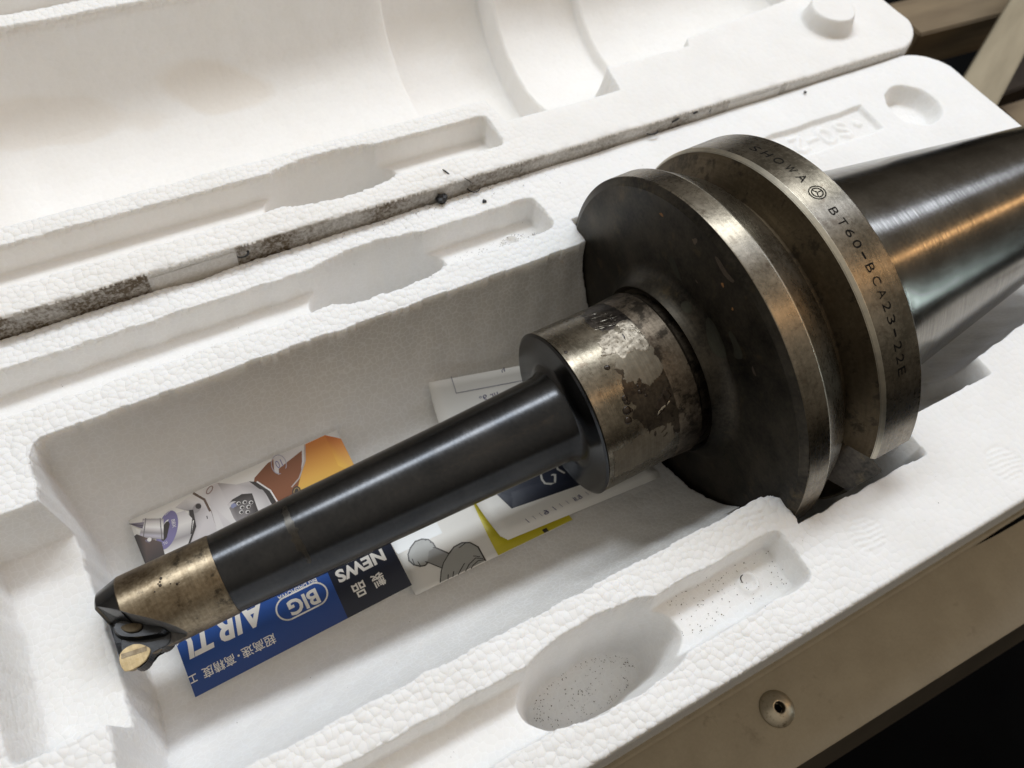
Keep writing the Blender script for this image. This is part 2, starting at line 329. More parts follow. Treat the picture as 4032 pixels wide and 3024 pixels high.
def make_foam(name, x0, x1, lid, step):
    W = 105.0 if lid else 113.0
    ny = int(2 * W / step) + 1
    xs = np.concatenate([np.arange(x0, 10, step), np.linspace(10, x1, int((x1 - 10) / 0.62))]); nx = len(xs); vs = np.linspace(-1, 1, ny)
    Rc = 25.0
    def Y(x):
        t = np.clip(np.minimum(x1 - x, x - x0), 0, Rc)
        return W - (Rc - np.sqrt(np.clip(Rc ** 2 - (Rc - t) ** 2, 0, None)))
    X = np.broadcast_to(xs, (ny, nx)).copy(); Yy = vs[:, None] * Y(X)
    D = foam_depth(X, Yy, lid)
    # soften the outer rim edge a little
    e = np.minimum((1 - np.abs(vs))[:, None] * Y(X), np.minimum(X - x0, x1 - X))
    D = D + 0.9 * np.clip(1 - e / 1.4, 0, 1) ** 2
    D = D + 0.25 * s_noise(X, Yy, 11, 45) * (D < 1)
    if not lid:   # little crushed bump beside the flange and one by the slot
        D = D - 1.3 * np.exp(-(((X + 10) / 8) ** 2 + ((Yy + 69) / 5) ** 2)) * (D < 1)
        cr = np.hypot(X + 8, Yy + 74) ; D = np.where((X > -8) & (Yy > -74) & (Yy < -60) & (cr > 7.5) & (X < 2), np.maximum(D, np.clip(cr - 7.5, 0, 8) * 9), D)
        D = D + 2.0 * np.exp(-(((X + 174 - 17) / 9) ** 2 + ((Yy - 113) / 1.6) ** 2)) * (D < 3)
    P = np.stack([X, Yy, -D], -1)
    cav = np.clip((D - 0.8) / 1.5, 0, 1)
    fade = np.clip((X + 40) / 70, 0, 1)
    rim = 1.0 - 0.82 * fade
    shelf = (X < -226) & (np.abs(Yy - 3) < 42)
    bead = rim * (1 - cav) + cav * 0.16
    bead = np.where(shelf & (D > 2), 0.5 * np.clip((20 - Yy) / 25, 0, 1) + 0.12, bead)
    if lid: bead = bead * np.where((1 - cav) > 0.5, 1.0, 0.6)
    stain = np.zeros_like(X)
    web = 0.12 * cav + np.zeros_like(X) if lid else 0.22 * cav + cav * (np.abs(Yy) < 72) * (X < 2) * np.clip((X + 200) / 120, 0.15, 1) * np.clip(1.15 - D / 60, 0.25, 1)  # where the bleed-through is painted, strongest high on the trough walls
    if lid:
        def blob(cx, cy, ax, ay, rot=0):
            dx, dy = X - cx, Yy - cy; c, s = math.cos(rot), math.sin(rot)
            return np.clip(1.25 - np.hypot((dx * c + dy * s) / ax, (-dx * s + dy * c) / ay) + 0.12 * s_noise(X, Yy, 9, 26), 0, 0.35) / 0.35
        stain = np.maximum(blob(-106, 44, 27, 9, -0.22), blob(-190, 45, 50, 8, -0.12) * 0.8)
        stain = np.maximum(stain * 0.55, 0.25 * np.clip(s_noise(X, Yy, 21, 60) - 0.4, 0, 1))
    hd = (Yy + W) if lid else (W - Yy)
    dirt_shade = 0.22 * np.clip(1 - hd / 5.0, 0, 1) ** 1.5 * np.clip(s_noise(X, Yy, 31, 14) * 0.8 + 0.5 * (X > -60) * (X < 60), 0, 1) * (D < 3)
    if lid: stain = np.maximum(stain, 0.20)  # even cream tint painting a warm glow over the lid
    # skirt round the outside
    ring = np.concatenate([P[0, :, :], P[1:, -1, :], P[-1, -2::-1, :], P[-2:0:-1, 0, :]], 0)
    zs = np.array([0, 0.6, 1.4, 2.4, 3.6, 5, 6.5, 8, 10, 13, 18, 26, 40, 60, 80, 100, 104.0])
    cxm = (x0 + x1) / 2
    sk = []
    for k, z in enumerate(zs):
        q = ring.copy(); f = min(z * 0.6, 1.2) - z * 0.012 - (4 if k == len(zs) - 1 else 0)
        n = np.zeros_like(q); n[:, 0] = np.sign(q[:, 0] - cxm) * (np.abs(np.abs(q[:, 0] - cxm) - (x1 - x0) / 2) < 26) * 0.6; n[:, 1] = np.sign(q[:, 1])
        n[:, :2] /= np.maximum(np.linalg.norm(n[:, :2], axis=1), 1e-6)[:, None]
        if k: q[:, :2] += n[:, :2] * f * 0.35; q[:, 2] = q[:, 2] - z
        sk.append(q)
    sk = np.stack(sk, 0); sk = np.concatenate([sk, sk[:, :1]], 1)
    skd = np.zeros(sk.shape[:2]); skb = np.full(sk.shape[:2], 0.30)
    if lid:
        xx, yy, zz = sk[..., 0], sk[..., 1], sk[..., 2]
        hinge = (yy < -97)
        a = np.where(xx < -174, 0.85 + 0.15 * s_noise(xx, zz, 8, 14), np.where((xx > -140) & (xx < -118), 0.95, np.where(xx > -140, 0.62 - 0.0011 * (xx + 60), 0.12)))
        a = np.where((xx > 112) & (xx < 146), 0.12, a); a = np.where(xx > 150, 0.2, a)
        skd = np.where(hinge & (zz < -0.6), a + 0.18 * s_noise(xx, zz, 5, 30) * (a > 0.3), 0)  # hinge face: real grime plus painted gap shade
    A = grid_mesh(name, P * MM); B = grid_mesh(name + '_side', sk * MM)
    def setattrs(me, b, d, s, w):
        for nm, arr in (('bead', b), ('dirt_shade', d), ('stain', s), ('web', w)):
            at = me.attributes.new(nm, 'FLOAT', 'POINT'); at.data.foreach_set('value', np.clip(arr, 0, 1).reshape(-1).astype(np.float32))
    setattrs(A, bead, dirt_shade, stain, web); setattrs(B, skb, skd, np.zeros(sk.shape[:2]), np.full(sk.shape[:2], 0.9))
    # join, weld seam, cap the bottom
    bm = bmesh.new(); bm.from_mesh(A); bm.from_mesh(B)
    bm.verts.ensure_lookup_table(); nb = sk.shape[1] - 1; off = P.shape[0] * P.shape[1] + (len(zs) - 1) * sk.shape[1]
    bnd = [v for v in bm.verts if v.is_boundary]
    bmesh.ops.remove_doubles(bm, verts=bnd, dist=2e-6)
    low = [e for e in bm.edges if e.is_boundary]
    if low:
        bmesh.ops.contextual_create(bm, geom=low)
    bmesh.ops.recalc_face_normals(bm, faces=bm.faces[:])
    bm.to_mesh(A); bm.free(); bpy.data.meshes.remove(B)
    A.polygons.foreach_set('use_smooth', [True] * len(A.polygons))
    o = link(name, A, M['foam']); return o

X0, X1 = -292.0, 257.5
pack = bpy.data.objects.new('foam_box', None); COL.objects.link(pack); pack.location = (0, 0.1, -0.104)
tag(pack, 'white polystyrene packing box, opened flat on its hinge, holding the boring tool', 'foam box')
def keep(o, p): o.parent = p; o.matrix_parent_inverse = p.matrix_world.inverted() if p is not pack else Matrix.Translation(pack.location).inverted()
box = make_foam('box_base', X0, X1, False, 0.43); keep(box, pack)
LIDC = 218.5
def lid_matrix():
    return Matrix.Translation((0, LIDC * MM, 7.5 * MM)) @ Matrix.Rotation(0.0118, 4, 'Y')
lid = make_foam('box_lid', X0, X1, True, 0.62)
lid.matrix_world = lid_matrix() @ Matrix.Translation((0, -0.0, 0))
# lid half-width is smaller than the base of the maths above: shift so its hinge edge meets the box
lid.location.y = 218.6 * MM
lid['label'] = 'empty lid lying open behind, beige stains inside'; keep(lid, pack)

def box_z(x, y): return -float(foam_depth(np.array([[x]], float), np.array([[y]], float), False)[0, 0])

# hinge tabs between box and lid
def add_box(bm, x0, x1, y0, y1, z0, z1):
    vs = [bm.verts.new((x * MM, y * MM, z * MM)) for x in (x0, x1) for y in (y0, y1) for z in (z0, z1)]
    for f in ((0, 1, 3, 2), (4, 6, 7, 5), (0, 4, 5, 1), (2, 3, 7, 6), (0, 2, 6, 4), (1, 5, 7, 3)): bm.faces.new([vs[i] for i in f])
def finish(bm, name, mat, parent=None, bevel=0.0, seg=2, smooth=False):
    if bevel: bmesh.ops.bevel(bm, geom=bm.edges[:], offset=bevel * MM, segments=seg, affect='EDGES')
    bmesh.ops.recalc_face_normals(bm, faces=bm.faces[:])
    me = bpy.data.meshes.new(name); bm.to_mesh(me); bm.free()
    if smooth: me.polygons.foreach_set('use_smooth', [True] * len(me.polygons))
    return link(name, me, mat, parent)
for xa, xb, z1 in ((-174, -139, 7.6), (111, 145, 4.4)):
    bm = bmesh.new(); add_box(bm, xa, xb, 113.1, 116.5, -6, z1)
    o = finish(bm, 'hinge_tab', M['foam'], None, 0.6); keep(o, pack)
    me = o.data
    for nm, val in (('bead', 0.15), ('dirt_shade', 0.16), ('stain', 0.25), ('web', 0.6)):
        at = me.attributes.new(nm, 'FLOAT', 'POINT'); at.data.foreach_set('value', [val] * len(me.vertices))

# ------------------------------------------------------------------ boring tool (tool frame: x along the axis, 0 = front of flange)
PITCH = math.asin(0.0728085)
TOOL = bpy.data.objects.new('boring_tool', None); COL.objects.link(TOOL); TOOL.empty_display_size = 0.02
TOOL.matrix_world = Matrix.Translation((0, 0, -5.89 * MM)) @ Matrix.Rotation(-PITCH, 4, 'Y')
tag(TOOL, 'long black boring bar with thick flange and shiny taper shank, lying in the foam', 'boring tool')
def lathe(name, prof, mat, seg=192, parent=TOOL, closed=False, sharp=None):
    th = np.linspace(0, 2 * np.pi, seg, endpoint=False)
    verts = [(x * MM, r * math.cos(t) * MM, r * math.sin(t) * MM) for x, r in prof for t in th]
    faces = []
    for i in range(len(prof) - 1):
        for j in range(seg):
            k = (j + 1) % seg; faces.append((i * seg + j, i * seg + k, (i + 1) * seg + k, (i + 1) * seg + j))
    if closed:
        faces.append(tuple(range(seg))); faces.append(tuple((len(prof) - 1) * seg + j for j in reversed(range(seg))))
    me = mesh_from(name, verts, faces)
    bm = bmesh.new(); bm.from_mesh(me); bmesh.ops.recalc_face_normals(bm, faces=bm.faces[:])
    for e in bm.edges:
        if len(e.link_faces) == 2 and e.calc_face_angle(0) > math.radians(22): e.smooth = False
    bm.to_mesh(me); bm.free()
    return link(name, me, mat, parent)

def arc(cx, cr, rad, a0, a1, n):
    return [(cx + rad * math.cos(math.radians(a0 + (a1 - a0) * i / n)), cr + rad * math.sin(math.radians(a0 + (a1 - a0) * i / n))) for i in range(n + 1)]

def boolean(o, cutter):
    md = o.modifiers.new('b', 'BOOLEAN'); md.object = cutter; md.operation = 'DIFFERENCE'; md.solver = 'EXACT'
    dg = bpy.context.evaluated_depsgraph_get(); me = bpy.data.meshes.new_from_object(o.evaluated_get(dg))
    o.modifiers.clear(); old = o.data; o.data = me; me.name = o.name
    bpy.data.objects.remove(cutter)

# flange: front disc, chamfer, two rims and the gripper groove
front = lathe('front_disc', [(-6.0, 5)] + [(-6.0, 34.0)] + arc(-9.5, 44.5, 8.6, -80, -6, 10) + [(-1.6, 74.3), (-1.2, 75.0), (0.0, 77.35), (4, 77.3), (4, 5)], M['disc'], closed=True)
rim1 = lathe('front_rim', [(0.0, 60), (0.0, 77.35), (0.3, 77.5), (9.0, 77.5), (9.4, 77.3), (22.2, 70.6), (23.0, 69.4), (24.6, 62), (24.6, 60)], M['steel'], closed=True)
groove = lathe('gripper_groove', [(20, 52), (20.0, 66.0), (25.5, 66.3), (27.0, 66.0), (32.6, 76.6), (32.6, 52)], M['groove'], closed=True)
rim2 = lathe('rear_rim', [(32.4, 52), (32.4, 76.3), (33.9, 77.5), (50.2, 77.5), (50.9, 76.9), (50.9, 52)], M['steel'], closed=True)
edge = lathe('edge_highlight', [(32.35, 76.35), (33.85, 77.56), (34.0, 77.56)], M['chamfer'], parent=rim2)  # paler ring painting the highlight along the rear rim edge
edge2 = lathe('edge_highlight', [(8.95, 77.52), (9.3, 77.42), (9.6, 77.24)], M['chamfer'], parent=rim1)  # same painted highlight on the front rim edge
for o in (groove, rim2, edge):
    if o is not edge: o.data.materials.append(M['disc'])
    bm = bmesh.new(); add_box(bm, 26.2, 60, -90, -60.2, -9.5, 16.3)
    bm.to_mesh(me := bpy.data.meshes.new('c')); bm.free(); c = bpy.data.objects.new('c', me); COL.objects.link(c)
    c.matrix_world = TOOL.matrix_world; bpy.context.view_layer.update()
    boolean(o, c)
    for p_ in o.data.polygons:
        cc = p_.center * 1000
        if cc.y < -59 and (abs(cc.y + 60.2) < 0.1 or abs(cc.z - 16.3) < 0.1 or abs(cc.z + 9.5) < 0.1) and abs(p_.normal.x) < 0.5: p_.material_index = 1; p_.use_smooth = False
shank = lathe('taper_shank', [(50.5, 20), (50.5, 54.2), (54.75, 53.98), (82.0, 53.98 - 0.14583 * 27.2), (82.3, 53.98 - 0.14583 * 27.55 - 0.03), (216.5, 53.98 - 0.14583 * 161.7), (217.5, 29.4), (217.5, 12)], M['shank'], closed=True)
bore = lathe('pull_stud_thread', [(217.0, 15), (217.6, 15), (217.6, 11), (200, 11)], M['black'], 48)
collar = lathe('collar', [(-52.9, 12), (-52.9, 32.7), (-51.9, 33.85), (-21.0, 33.9), (-20.8, 12)], M['steel'], closed=True)
ring = lathe('collar_ring', [(-21.2, 20), (-21.2, 33.9), (-19.5, 34.15), (-11.6, 34.6), (-10.8, 34.2), (-9.6, 32.5), (-6, 32), (-6, 20)], M['rust'], closed=True)
cface = lathe('collar_face', [(-52.5, 34.00), (-53.1, 32.9), (-53.2, 30.5)] + arc(-62.5, 27.6, 9.9, 4, -78, 12)[0:0] + [(-53.25, 22.6), (-53.7, 20.6), (-54.7, 19.1), (-56.4, 18.2), (-59.0, 17.85), (-62.2, 17.7)], M['black'])
bar = lathe('bar_shaft', [(-187.8, 4), (-187.8, 14.35), (-176, 14.75), (-160.3, 15.15), (-160.0, 15.22), (-130, 15.85), (-99, 16.6), (-64, 17.70), (-62.0, 17.8), (-61, 4)], M['black'], closed=True)
head = lathe('boring_head', [(-226.9, 3), (-226.9, 11.2), (-226.2, 12.3), (-219.4, 14.3), (-219.0, 14.55), (-188.6, 14.65), (-187.9, 14.45), (-187.9, 3)], M['bronze'], 128, closed=True)
nose = lathe('nose_band', [(-227.0, 9.5), (-227.0, 11.25), (-226.25, 12.4), (-219.3, 14.42), (-219.3, 9.5)], M['black'], 128, closed=True)
def prism(name, bot, top, zb, zt, mat, parent, bevel=0):
    bm = bmesh.new(); n = len(bot)
    b = [bm.verts.new((x * MM, y * MM, zb * MM)) for x, y in bot]; t = [bm.verts.new((x * MM, y * MM, zt * MM)) for x, y in top]
    bm.faces.new(list(reversed(b))); bm.faces.new(t)
    for i in range(n): bm.faces.new((b[i], b[(i + 1) % n], t[(i + 1) % n], t[i]))
    return finish(bm, name, mat, parent, bevel)
for o in (head, nose):
    c = prism('c', [(-236, 2.0), (-226, 0.8), (-206, -13.8), (-203.5, -26), (-236, -26)], [(-236, 9.5), (-226, 5.2), (-214, -6.0), (-196, -19), (-236, -26)], 0.0, 18, None, None)
    c.matrix_world = TOOL.matrix_world; bpy.context.view_layer.update(); boolean(o, c)
M['flat'] = metal('milled_grey_face', (0.11, 0.11, 0.11), (0.17, 0.165, 0.16), 0.45, 0.0, metallic=0.8)
head.data.materials.append(M['flat'])
for p in head.data.polygons:
    n_, c_ = p.normal, p.center * 1000
    if c_.x < -200 and c_.y < 8 and math.hypot(c_.y, c_.z) < 14.0 and c_.x > -226.5: p.material_index = 1
def outline(pts, n=3):
    a = [Vector(p) for p in pts]
    for _ in range(n):
        b = []
        for i in range(len(a)):
            p, q = a[i], a[(i + 1) % len(a)]; b += [p * 0.75 + q * 0.25, p * 0.25 + q * 0.75]
        a = b
    return [tuple(p) for p in a]
hold = outline([(-226.0, -7.6), (-223.0, -3.5), (-210, -4), (-209.8, -13.0), (-213.0, -15.2), (-217.0, -13.6), (-220.5, -17.6), (-224.5, -16.6)], 2)
prism('insert_holder', hold, hold, -5.5, 0.4, M['oilblack'] if 'oilblack' in M else M['black'], TOOL, 0.3)
cl = outline([(-225.6, 0.2), (-226.4, -2.4), (-225.2, -5.6), (-221, -8.4), (-216, -10.4), (-211, -11.8), (-209.2, -10), (-213, -5), (-219, -1.2)], 2)
clamp = prism('clamp', cl, [(x * 0.86 + -218 * 0.14, y * 0.86 - 5 * 0.14) for x, y in cl], 0.2, 3.6, M['black'], TOOL, 0.25)
cl2 = outline([(-223.4, -2.8), (-220, -3.4), (-216, -5.5), (-218, -7.5), (-222, -5.6)], 2)
prism('clamp_step', cl2, cl2, 3.4, 4.6, M['groove'], clamp, 0.2)
ins = outline([(-226.9, -10.6), (-224.6, -9.0), (-220.6, -9.2), (-217.2, -12.6), (-217.4, -14.4), (-220.4, -16.9), (-226.4, -17.2), (-227.2, -14)], 1)
cen = (-222.2, -12.8)
insert = prism('carbide_insert', [(cen[0] + (x - cen[0]) * 0.86, cen[1] + (y - cen[1]) * 0.86) for x, y in ins], ins, -2.6, 0.9, M['insert'], TOOL, 0.18)
for k, off in ((1, -0.3),):
    a = Vector((-226.2, -11.6 - off)); b = Vector((-218.2, -12.9 - off)); d = (b - a).normalized(); nn = Vector((-d.y, d.x)) * 0.8
    prism('chip_groove', [tuple(a + nn), tuple(a - nn), tuple(b - nn), tuple(b + nn)], [tuple(a + nn), tuple(a - nn), tuple(b - nn), tuple(b + nn)], 0.7, 1.0, M['bronze'], insert)

# marks wrapped on the tool's round surfaces: outline in (x, degrees)
def blob_pts(x, a, w, h, r, n=26, rough=0.25, seed=0, rot=0.0):
    rg = random.Random(seed); ph = [rg.uniform(0, 6.28) for _ in range(6)]; out = []
    for i in range(n):
        t = 2 * math.pi * i / n
        k = 1 + rough * sum(math.sin((j + 2) * t + ph[j]) / (j + 1.5) for j in range(6))
        u, v = w * k * math.cos(t), h * k * math.sin(t)
        out.append((x + u * math.cos(rot) - v * math.sin(rot), a + math.degrees((u * math.sin(rot) + v * math.cos(rot)) / r)))
    return out
def wrapped(name, pts, r, mat, lift=0.04, parent=None, rings=3, warp=0.6, cell=0.3, seed=0):
    """thin ragged film wrapped on a round surface; pts outline in (x mm, degrees)"""
    pts = np.array(pts, float); k = math.radians(1) * r
    P2 = pts * np.array([1, k])
    x0, y0 = P2.min(0) - 1; x1, y1 = P2.max(0) + 1
    X, Y = np.meshgrid(np.arange(x0, x1, cell), np.arange(y0, y1, cell))
    wx = X + warp * (0.7 * s_noise(X, Y, 40 + seed, 5) + 0.45 * s_noise(X, Y, 41 + seed, 1.8)); wy = Y + warp * (0.7 * s_noise(X, Y, 42 + seed, 5) + 0.45 * s_noise(X, Y, 43 + seed, 1.8))
    ins = np.zeros(X.shape, bool); n = len(P2)
    for i in range(n):
        (ax, ay), (bx, by) = P2[i], P2[(i + 1) % n]
        c = (ay > wy) != (by > wy)
        with np.errstate(divide='ignore', invalid='ignore'): t = (bx - ax) * (wy - ay) / (by - ay) + ax
        ins ^= c & (wx < t)
    q = ins[:-1, :-1] & ins[1:, :-1] & ins[:-1, 1:] & ins[1:, 1:]
    inner = ins.copy(); inner[1:] &= ins[:-1]; inner[:-1] &= ins[1:]; inner[:, 1:] &= ins[:, :-1]; inner[:, :-1] &= ins[:, 1:]
    L = np.where(inner, lift * (0.8 + 0.35 * s_noise(X, Y, 44 + seed, 3)), 0.012); A = Y / r
    idx = -np.ones(X.shape, int); use = np.zeros(X.shape, bool)
    for dj in (0, 1):
        for di in (0, 1): use[dj:use.shape[0] - 1 + dj, di:use.shape[1] - 1 + di] |= q
    idx[use] = np.arange(use.sum()); RR = r + np.maximum(L, 0.012)
    V = np.stack([X, RR * np.cos(A), RR * np.sin(A)], -1)[use] * MM
    jj, ii = np.nonzero(q)
    F = np.stack([idx[jj, ii], idx[jj + 1, ii], idx[jj + 1, ii + 1], idx[jj, ii + 1]], -1)
    me = mesh_from(name, V.tolist(), F.tolist())
    if len(me.polygons):
        p_ = me.polygons[0]
        if p_.normal.y * p_.center.y + p_.normal.z * p_.center.z < 0: me.flip_normals()
    return link(name, me, mat, parent or (collar if r > 30 else head if r < 15 else bar))
RC = 33.9
M['rub'] = metal('rubbed_black_steel', (0.050, 0.048, 0.045), (0.088, 0.080, 0.070), 0.22, 0.6, bumpd=0.008)
M['brown'] = metal('burnt_brown_film', (0.034, 0.026, 0.019), (0.110, 0.088, 0.064), 0.28, 0.1, ((0.02, 0.015, 0.012), 0.25, 0.52, 0.7), pit=0.6, bumpd=0.05, metallic=0.8)
M['gall'] = metal('dark_galled_steel', (0.040, 0.034, 0.030), (0.14, 0.12, 0.105), 0.30, 0.1, ((0.02, 0.017, 0.015), 0.3, 0.5, 0.7), pit=1.2, bumpd=0.12)
M['film'] = metal('pale_crinkled_film', (0.23, 0.195, 0.15), (0.62, 0.56, 0.47), 0.42, 0.0, ((0.13, 0.10, 0.07), 0.5, 0.56, 0.5), pit=2.0, bumpd=0.22, metallic=0.85)
M['film2'] = metal('tan_flat_film', (0.16, 0.135, 0.10), (0.27, 0.235, 0.18), 0.50, 0.0, pit=0.6, bumpd=0.08, metallic=0.7)
wrapped('brown_heat_stain', [(-38.4, 102), (-36.7, 108.6), (-39.0, 113), (-39.5, 122), (-37.0, 128), (-39.5, 133), (-37, 139), (-35, 146), (-33, 156), (-20.9, 160), (-20.8, 98), (-24, 92), (-30, 96)], RC, M['brown'], 0.02, warp=0.45, cell=0.2, seed=1)
wrapped('galled_patch', [(-35.5, 60), (-34.5, 69), (-33, 75.5), (-28.4, 76.5), (-25.6, 73.4), (-21.7, 75.5), (-20.9, 80), (-20.9, 40), (-27, 36), (-32, 46)], RC, M['gall'], 0.05, seed=2)
wrapped('lower_film', [(-36.2, 95.9), (-32.9, 96.8), (-29.5, 95.1), (-27.0, 93.7), (-22.4, 93.2), (-21.0, 99.6), (-21, 107), (-21.0, 112.7), (-22.5, 116.6), (-25.7, 119.2), (-28.6, 119.8), (-30.7, 117.3), (-31.6, 113.6), (-32.5, 115.4), (-36.5, 113.1), (-36.8, 109.1), (-35.6, 104.3), (-37.9, 101.9)], RC, M['film2'], 0.09, seed=3)
wrapped('pale_film', [(-38.4, 81.7), (-35.0, 79.0), (-30.1, 75.6), (-27.9, 76.1), (-29.2, 78.5), (-28.0, 80.6), (-26.4, 80.5), (-23.8, 81.2), (-22.2, 85.4), (-21.0, 90.2), (-21.0, 98.3), (-22.7, 100.7), (-25.1, 100.6), (-27.3, 95.4), (-32.9, 97.8), (-34.2, 94.7), (-39.7, 91.5), (-38.3, 86.7)], RC, M['film'], 0.20, warp=0.8, seed=4)
wrapped('film_cap', [(-27.9, 76.1), (-26.5, 72.5), (-23.7, 73.2), (-21.2, 75.1), (-20.9, 79.9), (-20.9, 86), (-21.1, 87.6), (-24.0, 82.4), (-26.6, 80.6)], RC, M['film'], 0.30, seed=5)
wrapped('film_crack', [(-27.6, 80.2), (-27.0, 82.5), (-27.6, 86.5), (-28.4, 88.6), (-28.6, 86.0), (-28.2, 82.5)], RC, M['oil'], 0.32, warp=0.2, cell=0.2, seed=6)
wrapped('dark_dent', [(-24.6, 126.0), (-22.1, 127.3), (-21.9, 131.8), (-26.3, 138.5), (-29.0, 140.2), (-30.6, 140.3), (-28.9, 132.7)], RC, M['oil'], 0.10, warp=0.3, seed=7)
wrapped('bright_gouge', [(-22.5, 133.6), (-23.7, 135.4), (-28.2, 138.6), (-29.9, 140.2), (-28.8, 136.9), (-25.8, 135.0)], RC, M['chamfer'], 0.16, warp=0.15, cell=0.15, seed=8)
for k, (x, a, s_) in enumerate(((-40.1, 99.2, 1.0), (-39.6, 120.6, 1.2), (-38.9, 124, 0.8), (-40.5, 127.9, 1.7), (-50.0, 77.8, 0.7), (-31.0, 121, 0.5), (-33, 117.5, 0.5))):
    t = math.radians(a); bm = bmesh.new(); bmesh.ops.create_icosphere(bm, subdivisions=3, radius=s_ * MM)
    for v in bm.verts: v.co.z *= 0.4
    d = Vector((0, math.cos(t), math.sin(t))); bm.transform(Matrix.Translation(Vector((x * MM, 0, 0)) + d * RC * MM) @ d.to_track_quat('Z', 'Y').to_matrix().to_4x4())
    finish(bm, 'oil_drop', M['oil'], collar, smooth=True)
for k in range(16):
    a = 72 - k * 1.5; x = -31.5 + 3.0 * math.sin(k * 0.21) + random.uniform(-.3, .3)
    wrapped('scratch', [(x - 3.6, a - 1.9), (x, a - 0.4), (x + 5.2, a + 1.2), (x + 5.0, a + 1.75), (x, a + 0.35), (x - 3.4, a - 1.2)], RC, M['steel'] if k % 4 else M['chamfer'], 0.09, warp=0.1, cell=0.14, seed=20 + k)
wrapped('grey_wear_band', [(-50, 150), (-36, 147), (-24, 149), (-23.5, 162), (-30, 172), (-50, 174)], RC, M['film2'], 0.03, rings=6)
for k, (x, a, s) in enumerate(((-40.5, 99, 0.9), (-39.6, 123, 1.0), (-39.0, 129, 0.8), (-41.2, 134, 1.5), (-33.2, 121, 0.8), (-31.5, 124.5, 0.6))):
    t = math.radians(a); bm = bmesh.new(); bmesh.ops.create_icosphere(bm, subdivisions=3, radius=s * MM)
    for v in bm.verts: v.co.z *= 0.45
    d = Vector((0, math.cos(t), math.sin(t))); bm.transform(Matrix.Translation(Vector((x * MM, 0, 0)) + d * RC * MM) @ d.to_track_quat('Z', 'Y').to_matrix().to_4x4())
    finish(bm, 'oil_drop', M['oil'], collar, smooth=True)
# scratch lines of the scorched area and stains on the dark disc, bar and head
for k in range(14):
    x = -34 + k * 0.55 + random.uniform(-.3, .3); a = 66 - k * 1.2
    wrapped('scratch', [(x - 3.2, a - 1.5), (x, a - 0.2), (x + 4.2, a + 0.9), (x + 4.0, a + 1.25), (x, a + 0.3), (x - 3.0, a - 1.1)], RC, M['steel'] if k % 3 else M['chamfer'], 0.14, rings=1)
for k in range(9):
    t = math.radians(92 + random.gauss(0, 9)); bm = bmesh.new(); bmesh.ops.create_icosphere(bm, subdivisions=2, radius=random.uniform(0.18, 0.55) * MM)
    for v in bm.verts: v.co.z *= 0.4
    d = Vector((0, math.cos(t), math.sin(t))); bm.transform(Matrix.Translation(Vector(((-203 + random.gauss(0, 3.2)) * MM, 0, 0)) + d * 14.62 * MM) @ d.to_track_quat('Z', 'Y').to_matrix().to_4x4())
    finish(bm, 'oil_drop', M['oil'], head, smooth=True)
wrapped('rubbed_band', [(-161.5, 60), (-159.5, 60), (-159, 90), (-158.5, 120), (-159.4, 150), (-161, 150), (-162.6, 120), (-163.2, 90)], 15.2, M['rub'], 0.03, rings=6)
M['olive'] = metal('olive_worn_mark', (0.034, 0.033, 0.024), (0.062, 0.060, 0.042), 0.5, 0, metallic=0.6)
M['worn'] = metal('brown_rubbed_mark', (0.09, 0.07, 0.055), (0.17, 0.135, 0.10), 0.45, 0, metallic=0.7)
M['orange'] = simple('rust_spot', (0.22, 0.10, 0.03), 0.7, 0, 0.4, 0.6)
def disc_x(rr):
    return -0.947 - 0.653 * max(0, min(1, (rr - 43.6) / 30.7)) if rr > 43.6 else -9.5 + math.sqrt(max(0, 8.6 ** 2 - (rr - 44.5) ** 2))
def disc_poly(name, pts, mat, lift=0.06):
    for _ in range(2): pts = [tuple(0.75 * np.array(p) + 0.25 * np.array(q)) if k == 0 else tuple(0.25 * np.array(p) + 0.75 * np.array(q)) for p, q in zip(pts, pts[1:] + pts[:1]) for k in (0, 1)]
    bm = bmesh.new(); c = np.mean(pts, 0); n = len(pts); V = []
    P_ = [(float(c[0]), float(c[1]))] + [(c[0] + (r_ - c[0]) * f, c[1] + (a_ - c[1]) * f) for f in (0.5, 1.0) for r_, a_ in pts]
    for r_, a_ in P_: V.append(((disc_x(r_) - lift) * MM, r_ * math.cos(math.radians(a_)) * MM, r_ * math.sin(math.radians(a_)) * MM))
    F = [(0, 1 + i, 1 + (i + 1) % n) for i in range(n)] + [(1 + i, 1 + n + i, 1 + n + (i + 1) % n, 1 + (i + 1) % n) for i in range(n)]
    return link(name, mesh_from(name, V, F), mat, front)
def disc_blob(name, r, a, w, h, seed, mat, rot=0):
    pts = []; rg = random.Random(seed); ph = [rg.uniform(0, 6.28) for _ in range(5)]
    for i in range(18):
        t = 2 * math.pi * i / 18; k = 1 + 0.35 * sum(math.sin((j + 2) * t + ph[j]) / (j + 1.5) for j in range(5))
        u, v = w * k * math.cos(t), h * k * math.sin(t); u, v = u * math.cos(rot) - v * math.sin(rot), u * math.sin(rot) + v * math.cos(rot)
        pts.append((r + u, a + math.degrees(v / r)))
    V = []
    for rr, aa in pts:
        V.append(((disc_x(rr) - 0.06) * MM, rr * math.cos(math.radians(aa)) * MM, rr * math.sin(math.radians(aa)) * MM))
    return link(name, mesh_from(name, V, [tuple(range(len(V)))], False), mat, front)
disc_poly('wear_mark', [(51.1, 69.4), (53.0, 72.2), (49.6, 75.3), (46.5, 78.0), (44.9, 80.4), (45.0, 76.5), (45.4, 74.5), (47.2, 70.6)], M['olive'])
disc_poly('wear_mark', [(41.7, 101.0), (45.2, 101.4), (45.6, 107), (44.9, 112.9), (44.2, 119.2), (43.0, 122.5), (40.6, 122.3), (38.6, 117.0), (39.1, 109.0)], M['olive'])
